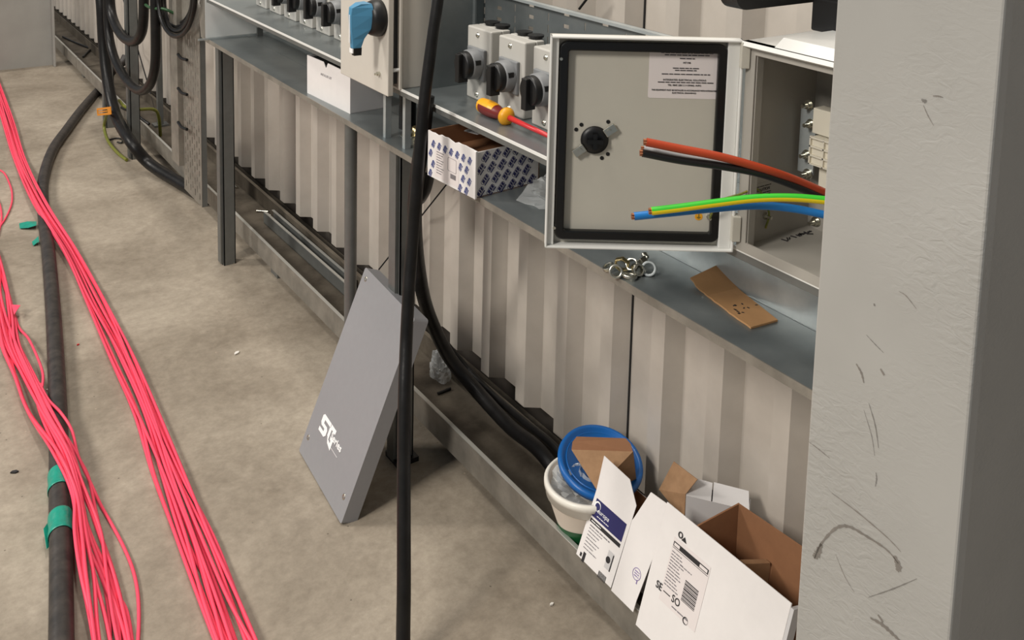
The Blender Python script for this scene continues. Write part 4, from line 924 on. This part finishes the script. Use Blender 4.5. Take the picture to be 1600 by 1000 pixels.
crumple(pc+Vector((-.012, .008, .115)), .062, .062, .060, 33, 'plastic_bag', 'clear crumpled plastic bag stuffed in the white pail', 'bag', n=30)
# lid
lc = onX(938, 722, 1.232)
ln = Vector((-.05, -.28, .95)).normalized(); lu = ln.orthogonal().normalized(); k_ = Fr(lc, lu, ln.cross(lu))
t = thing('pail_lid', lc, 'round blue plastic lid propped on the pail against the cladding', 'lid')
b = MB(); b.lathe([(0, .002), (.078, .002), (.080, .006), (.088, .006), (.090, 0), (.088, -.010), (.085, -.010), (.084, -.002), (0, -.001)], k_, 56); b.build('lid_disc', M['lid_blue'], t)
b = MB(); b.lathe([(.070, .0025), (.0715, .004), (.073, .0025)], k_, 56); b.build('raised_ring', M['lid_blue'], t)

# leaning cartons: frame a = towards camera along the rail, b = up the leaning face
def leanbox(u0, v0, u1, v1, ut, vt, x0):
    """front face frame from two points at the lip line and the upper left corner"""
    A_ = onX(u0, v0, x0); B_ = onX(u1, v1, x0); T_ = onY(ut, vt, A_.y); up = (T_-A_); fr = Fr(A_, Vector((0, -1, 0)), up)
    down_ = max(0, (A_.z-.1092)/fr.v.z)
    return fr, (A_.y-B_.y), up.length, down_
# (1) carton with navy label
fr, Wb, Hb, dn = leanbox(902, 860, 956, 912, 932, 765, 1.124)
t = thing('carton', fr.p(Wb/2, -dn, -.04), 'narrow white carton with navy printed panel and open flaps, beside the pail', 'box')
Db = .118; tk = .0012
b = MB(); b.box((0, -dn, -tk), (Wb, Hb, 0), fr); b.build('front_panel', M['card_white'], t)
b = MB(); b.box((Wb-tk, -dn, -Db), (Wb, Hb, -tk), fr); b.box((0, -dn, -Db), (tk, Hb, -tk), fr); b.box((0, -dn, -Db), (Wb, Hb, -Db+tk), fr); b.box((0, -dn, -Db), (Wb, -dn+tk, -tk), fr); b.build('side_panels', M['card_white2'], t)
b = MB(); b.box((tk, -dn+.002, -Db+tk), (tk*2, Hb-.001, -tk*1.5), fr); b.box((Wb-2*tk, -dn+.002, -Db+tk), (Wb-tk, Hb-.001, -tk*1.5), fr); b.box((tk*2, -dn+.002, -Db+tk), (Wb-2*tk, Hb-.001, -Db+2*tk), fr); b.build('cardboard_lining', M['card_dark'], t)
def on_plane(fr_, u, v):
    r = ray(u, v); k = (fr_.o-EYE).dot(fr_.n)/r.dot(fr_.n); p = EYE+r*k-fr_.o; return p.dot(fr_.u), p.dot(fr_.v)
q0, q1 = on_plane(fr, 944, 712), on_plane(fr, 984, 749)
b = MB(); b.prism([(0, Hb), (Wb, Hb), (Wb, Hb+.028), (q1[0], q1[1]), (q0[0], q0[1])], -tk, 0, fr); b.build('front_flap', M['card_white'], t)
# long far-side flap, tan inside, lying back over the lid
h0, h1 = fr.p(0, Hb, 0), fr.p(0, Hb, -Db)
fl0, fl1 = onX(893, 703, 1.186), onX(989, 706, 1.26)
b = MB(); b.panel(h0, h1, fl1, fl0, -.0015); b.build('lid_flap', M['card'], t)
tb0, tb1 = onX(896, 682, 1.196), onX(983, 685, 1.268)
b = MB(); e0 = fl0.lerp(tb0, .6); e1 = fl1.lerp(tb1, .6); g0 = tb0.lerp(tb1, .06); g1 = tb1.lerp(tb0, .06)
b.add([fl0, fl1, e1, g1, g0, e0], [(0, 1, 2, 3, 4, 5)]); b.build('tuck_flap', M['card_dark'], t, solid=.0015)
# print
Q = lambda u, v: on_plane(fr, u, v)
fp = Fr(fr.p(0, 0, .0003), fr.u, fr.v)
a_, c_ = Q(933, 780), Q(975, 836)
aL, aR = Q(928, 790)[0], Q(975, 832)[0]; bT, bB = Hb-.012, Hb-.046
b = MB(); b.box((.008, bB, 0), (Wb-.008, bT, .0002), fp); b.build('navy_panel', M['navy'], t)
b = MB(); b.box((.008, bB-.011, 0), (Wb-.008, bB-.004, .0002), fp); b.build('black_stripe', M['ink'], t)
fp2 = Fr(fr.p(0, 0, .0007), fr.u, fr.v)
text('europa', fp2, .036, (bT+bB)/2-.001, .012, M['white_ink'], t, shear=.2)
b = MB(); rn = random.Random(4); ccx = .018; 
ring(b, [(.016+.009*cos(2*pi*i/20), (bT+bB)/2+.005+.009*sin(2*pi*i/20)) for i in range(20)], [(.017+.0072*cos(2*pi*i/20), (bT+bB)/2+.0042+.0072*sin(2*pi*i/20)) for i in range(20)], 0, .0003, fp2)
words(b, fp2, .022, .056, (bT+bB)/2-.011, .0014, rn); words(b, fp2, .012, .04, bB-.0075, .0016, rn); b.build('white_print', M['white_ink'], t)
b = MB()
for k in range(7): words(b, fp, .012, .05-(k % 3)*.006, bB-.022-k*.0062, .0014, rn)
words(b, fp, .012, .07, bB-.0165, .002, rn)
b.build('printed_lines', M['grey_ink'], t)
b = MB(); b.box((.074, bB-.060, 0), (.090, bB-.028, .0002), fp); b.build('product_picture', M['card_white2'], t)
b = MB(); b.cyl(.006, .0002, .0005, fp, 18, a=.079, b=bB-.044); b.box((.088, bB-.060, 0), (.0905, bB-.030, .0004), fp)
for k in range(8): b.box((.066+k*.0028, bB-.084, 0), (.0676+k*.0028, bB-.072, .0003), fp)
b.build('barcode', M['ink'], t)
for x0_, x1_, z0_, z1_ in ((.009, .014, .078, .071), (.017, .024, .084, .066)): MB().box((x0_, bB-z0_, 0), (x1_, bB-z1_, .0003), fp).build('printed_mark', M['ink'], t)

# (3) big white box with the shipping label
fr, Wb, Hb, dn = leanbox(993, 975, 1232, 1180, 1042, 784, 1.103)
Wb = on_plane(fr, 1236, 946)[0]; aI = on_plane(fr, 1090, 818)[0]
t = thing('cardboard_box', fr.p(Wb/2, -dn, -.05), 'large open white cardboard box with brown inside and shipping label, against the column', 'box')
Db = .11; tk = .003
b = MB(); b.box((0, -dn, -tk), (Wb, Hb, 0), fr); b.build('front_panel', M['card_white'], t, bevel=.001)
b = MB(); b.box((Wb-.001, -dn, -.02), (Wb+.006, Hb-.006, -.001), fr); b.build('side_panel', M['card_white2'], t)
# interior walls
ib = onX(1156, 787, 1.262); ibf = on_plane(fr, 1090, 818)
kI = Fr(fr.p(aI, 0, -tk), -fr.n, Vector((0, 0, 1)))
tl = fr.p(aI, Hb, -tk); far_top = ib; nb_top = onX(1262, 858, 1.262)
lo = lambda p, z: Vector((p.x, p.y, z))
near_b = Vector((ib.x, nb_top.y-.02, nb_top.z))
b = MB(); b.panel(lo(tl, .08), lo(far_top, .06), far_top, tl, .003); b.panel(lo(far_top, .06), lo(near_b, .06), near_b, far_top, -.003)
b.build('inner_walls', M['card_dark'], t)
b = MB(); p1, p2 = onX(1162, 879, 1.20), onX(1202, 878, 1.255); b.panel(p1, p2, p2+Vector((0, .004, -.05)), p1+Vector((0, .004, -.05)), .003)
b.panel(p1, p2, p2+Vector((0, .008, .0)), p1+Vector((0, .008, .0)), .002); b.build('inner_divider', M['card'], t)
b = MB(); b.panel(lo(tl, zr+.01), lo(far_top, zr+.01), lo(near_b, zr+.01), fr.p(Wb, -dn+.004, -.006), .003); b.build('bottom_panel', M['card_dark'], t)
fp = Fr(fr.p(0, 0, .0004), fr.u, fr.v)
L0 = on_plane(fr, 1062, 832); L1 = on_plane(fr, 1108, 893); L3 = on_plane(fr, 1030, 915)
la0, la1 = L0[0]-.002, L1[0]; lbt = L1[1]+.004; lbb = on_plane(fr, 1075, 978)[1]
b = MB(); b.box((la0-.006, lbb, 0), (la1+.002, lbt+.004, .0002), fp); lbl = b.build('shipping_label', M['label'], t)
fp = Fr(fr.p(0, 0, .0008), fr.u, fr.v); lw = la1-la0
op = lambda u, v: on_plane(fr, u, v)
h0_, h1_ = op(1056, 844), op(1106, 900); ht = h0_[1]
b = MB(); b.box((h0_[0]-.002, ht-.010, 0), (h1_[0], ht-.002, .0003), fp); b.box((h0_[0]-.002, ht-.0128, 0), (h1_[0], ht-.0121, .0003), fp); b.build('header_bar', M['ink'], lbl)
f9 = Fr(fr.p(0, 0, .0012), fr.u, fr.v)
for x0_, x1_ in ((h0_[0], h0_[0]+.013), (h1_[0]-.020, h1_[0]-.002)): MB().box((x0_, ht-.0085, 0), (x1_, ht-.0035, .0003), f9).build('header_block', M['label'], lbl)
b = MB(); rn = random.Random(12)
for q in range(12): words(b, fp, h0_[0]-.001, h0_[0]+.022+.010*((q*5) % 4)/3, ht-.019-q*.0052, .0015, rn)
words(b, fp, h0_[0]+.022, h0_[0]+.050, ht-.030, .0014, rn); words(b, fp, op(1050, 947)[0], op(1074, 974)[0], op(1050, 947)[1], .0018, rn); b.build('printed_lines', M['grey_ink'], lbl)
c0_, c1_, c2_ = op(1072, 906), op(1091, 929), op(1062, 937)
b = MB(); z_ = c0_[1]; ks = (z_-c2_[1])/.0465
for q, w_ in enumerate((1, .5, 1.3, .5, .8, 1.4, .5, 1, .6, 1.2, .5, .9, .5)): b.box((c0_[0], z_-w_*.0022*ks, 0), (c1_[0], z_, .0003), fp); z_ -= (w_*.0022+.0017)*ks
b.build('barcode', M['ink'], lbl)
sa, sb = op(1029, 911), op(1058, 944)
text('SE — SO', fp, (sa[0]+sb[0])/2+.001, (sa[1]+sb[1])/2, .0175, M['ink'], lbl, off=.0002, fit=(sb[0]-sa[0])*1.2)
cl_ = op(1064, 836); b = MB(); ring(b, [(cl_[0]+.0055*cos(2*pi*q/20), cl_[1]+.0055*sin(2*pi*q/20)) for q in range(20)], [(cl_[0]+.003*cos(2*pi*q/20), cl_[1]+.0035*sin(2*pi*q/20)) for q in range(20)], 0, .0003, fp); b.build('corner_logo', M['ink'], lbl)
b = MB(); b.prism([(cl_[0]+.004, cl_[1]-.006), (cl_[0]+.016, cl_[1]-.006), (cl_[0]+.010, cl_[1]+.002)], 0, .0003, fp); b.build('corner_mark', M['ink'], lbl)
cl_ = op(1071, 970); b = MB(); ring(b, [(cl_[0]+.006*cos(2*pi*q/20), cl_[1]+.006*sin(2*pi*q/20)) for q in range(20)], [(cl_[0]+.001+.0048*cos(2*pi*q/20), cl_[1]+.0048*sin(2*pi*q/20)) for q in range(20)], 0, .0003, fp); b.build('round_logo', M['ink'], lbl)

# (2) blank white carton between them
fr2, Wb2, Hb2, dn2 = leanbox(957, 913, 994, 951, 987, 812, 1.122)
t = thing('carton', fr2.p(Wb2/2, -dn2, -.03), 'blank white carton with small purple round mark, between the navy-label carton and large box', 'box')
pts = [on_plane(fr2, u, v) for u, v in ((1020, 872), (1042, 787), (1017, 769), (990, 810))]
b = MB(); b.prism([(0.001, -dn2), (Wb2-.004, -dn2), (Wb2-.004, .01), pts[0], pts[1], pts[2], pts[3], (0.001, Hb2)], -.0015, 0, fr2); b.build('front_panel', M['card_white'], t)
b = MB(); b.box((.001, -dn2, -.07), (.0025, Hb2-.004, -.0015), fr2); b.box((.001, -dn2, -.07), (Wb2-.004, Hb2-.004, -.0685), fr2); b.build('side_panels', M['card_white2'], t)
f9 = Fr(fr2.p(0, 0, .0003), fr2.u, fr2.v); qc = on_plane(fr2, 995, 897); b = MB()
ring(b, [(qc[0]+.0105*cos(2*pi*i/24), qc[1]+.0105*sin(2*pi*i/24)) for i in range(24)], [(qc[0]+.0095*cos(2*pi*i/24), qc[1]+.0095*sin(2*pi*i/24)) for i in range(24)], 0, .0003, f9)
b.box((qc[0]+.004, qc[1]-.015, 0), (qc[0]+.006, qc[1]-.008, .0003), f9); [words(b, f9, qc[0]-.006, qc[0]+.006, qc[1]+k*.004, .0014, rn) for k in (-1, 0, 1)]
b.build('round_mark', mat('purple_print', (120, 100, 160), .6), t)

# (4) grey white carton behind, near the cladding
dx = Vector((.82, -.57, 0)); c0 = onX(1072, 775, 1.235); c1 = None
W4 = .115; f4 = Fr(Vector((c0.x, c0.y, zr)), dx, (0, 0, 1)); H4 = c0.z-zr
# keep clear of the cladding
dxn = Vector((.60, -.80, 0)).normalized(); f4 = Fr(Vector((c0.x, c0.y, zr)), dxn, (0, 0, 1))
r = ray(1172, 776); k = (f4.o-EYE).dot(f4.n)/r.dot(f4.n); p = EYE+r*k-f4.o; W4 = min(p.dot(f4.u), .17)
t = thing('carton', f4.p(W4/2, 0, -.02), 'light grey carton with raised tan flap standing behind the large box by the cladding', 'box')
D4 = .035
b = MB(); b.box((0, 0, -.0015), (W4, H4, 0), f4); b.box((W4-.0015, 0, -D4), (W4, H4, -.0015), f4); b.box((0, 0, -D4), (.0015, H4, -.0015), f4); b.box((0, 0, -D4), (W4, H4, -D4+.0015), f4); b.build('body', M['card_white2'], t)
b = MB()
ft = [(0, 0, 0), (W4*.40, 0, 0), (W4*.38, .010, -.04), (.004, .012, -.04)]; b.add([f4.p(a, H4+q, c_) for a, q, c_ in ft], [(0, 1, 2, 3)])
ft = [(W4*.42, 0, 0), (W4, 0, 0), (W4*.96, .010, -.04), (W4*.40, .012, -.04)]; b.add([f4.p(a, H4+q, c_) for a, q, c_ in ft], [(0, 1, 2, 3)])
b.build('top_flap', M['card_white2'], t, solid=.0015)
e0, e1 = f4.p(0, H4, 0), f4.p(0, H4, -.04)
w0 = onX(1053, 721, 1.26); w1 = onX(1090, 749, 1.25)
b = MB(); q_ = onX(1030, 765, 1.235); b.add([f4.p(-.001, H4-.05, 0), q_, w0, w1, f4.p(-.001, H4+.002, -.002)], [(0, 1, 2, 3, 4)]); b.build('side_flap', M['card'], t, solid=.0015)
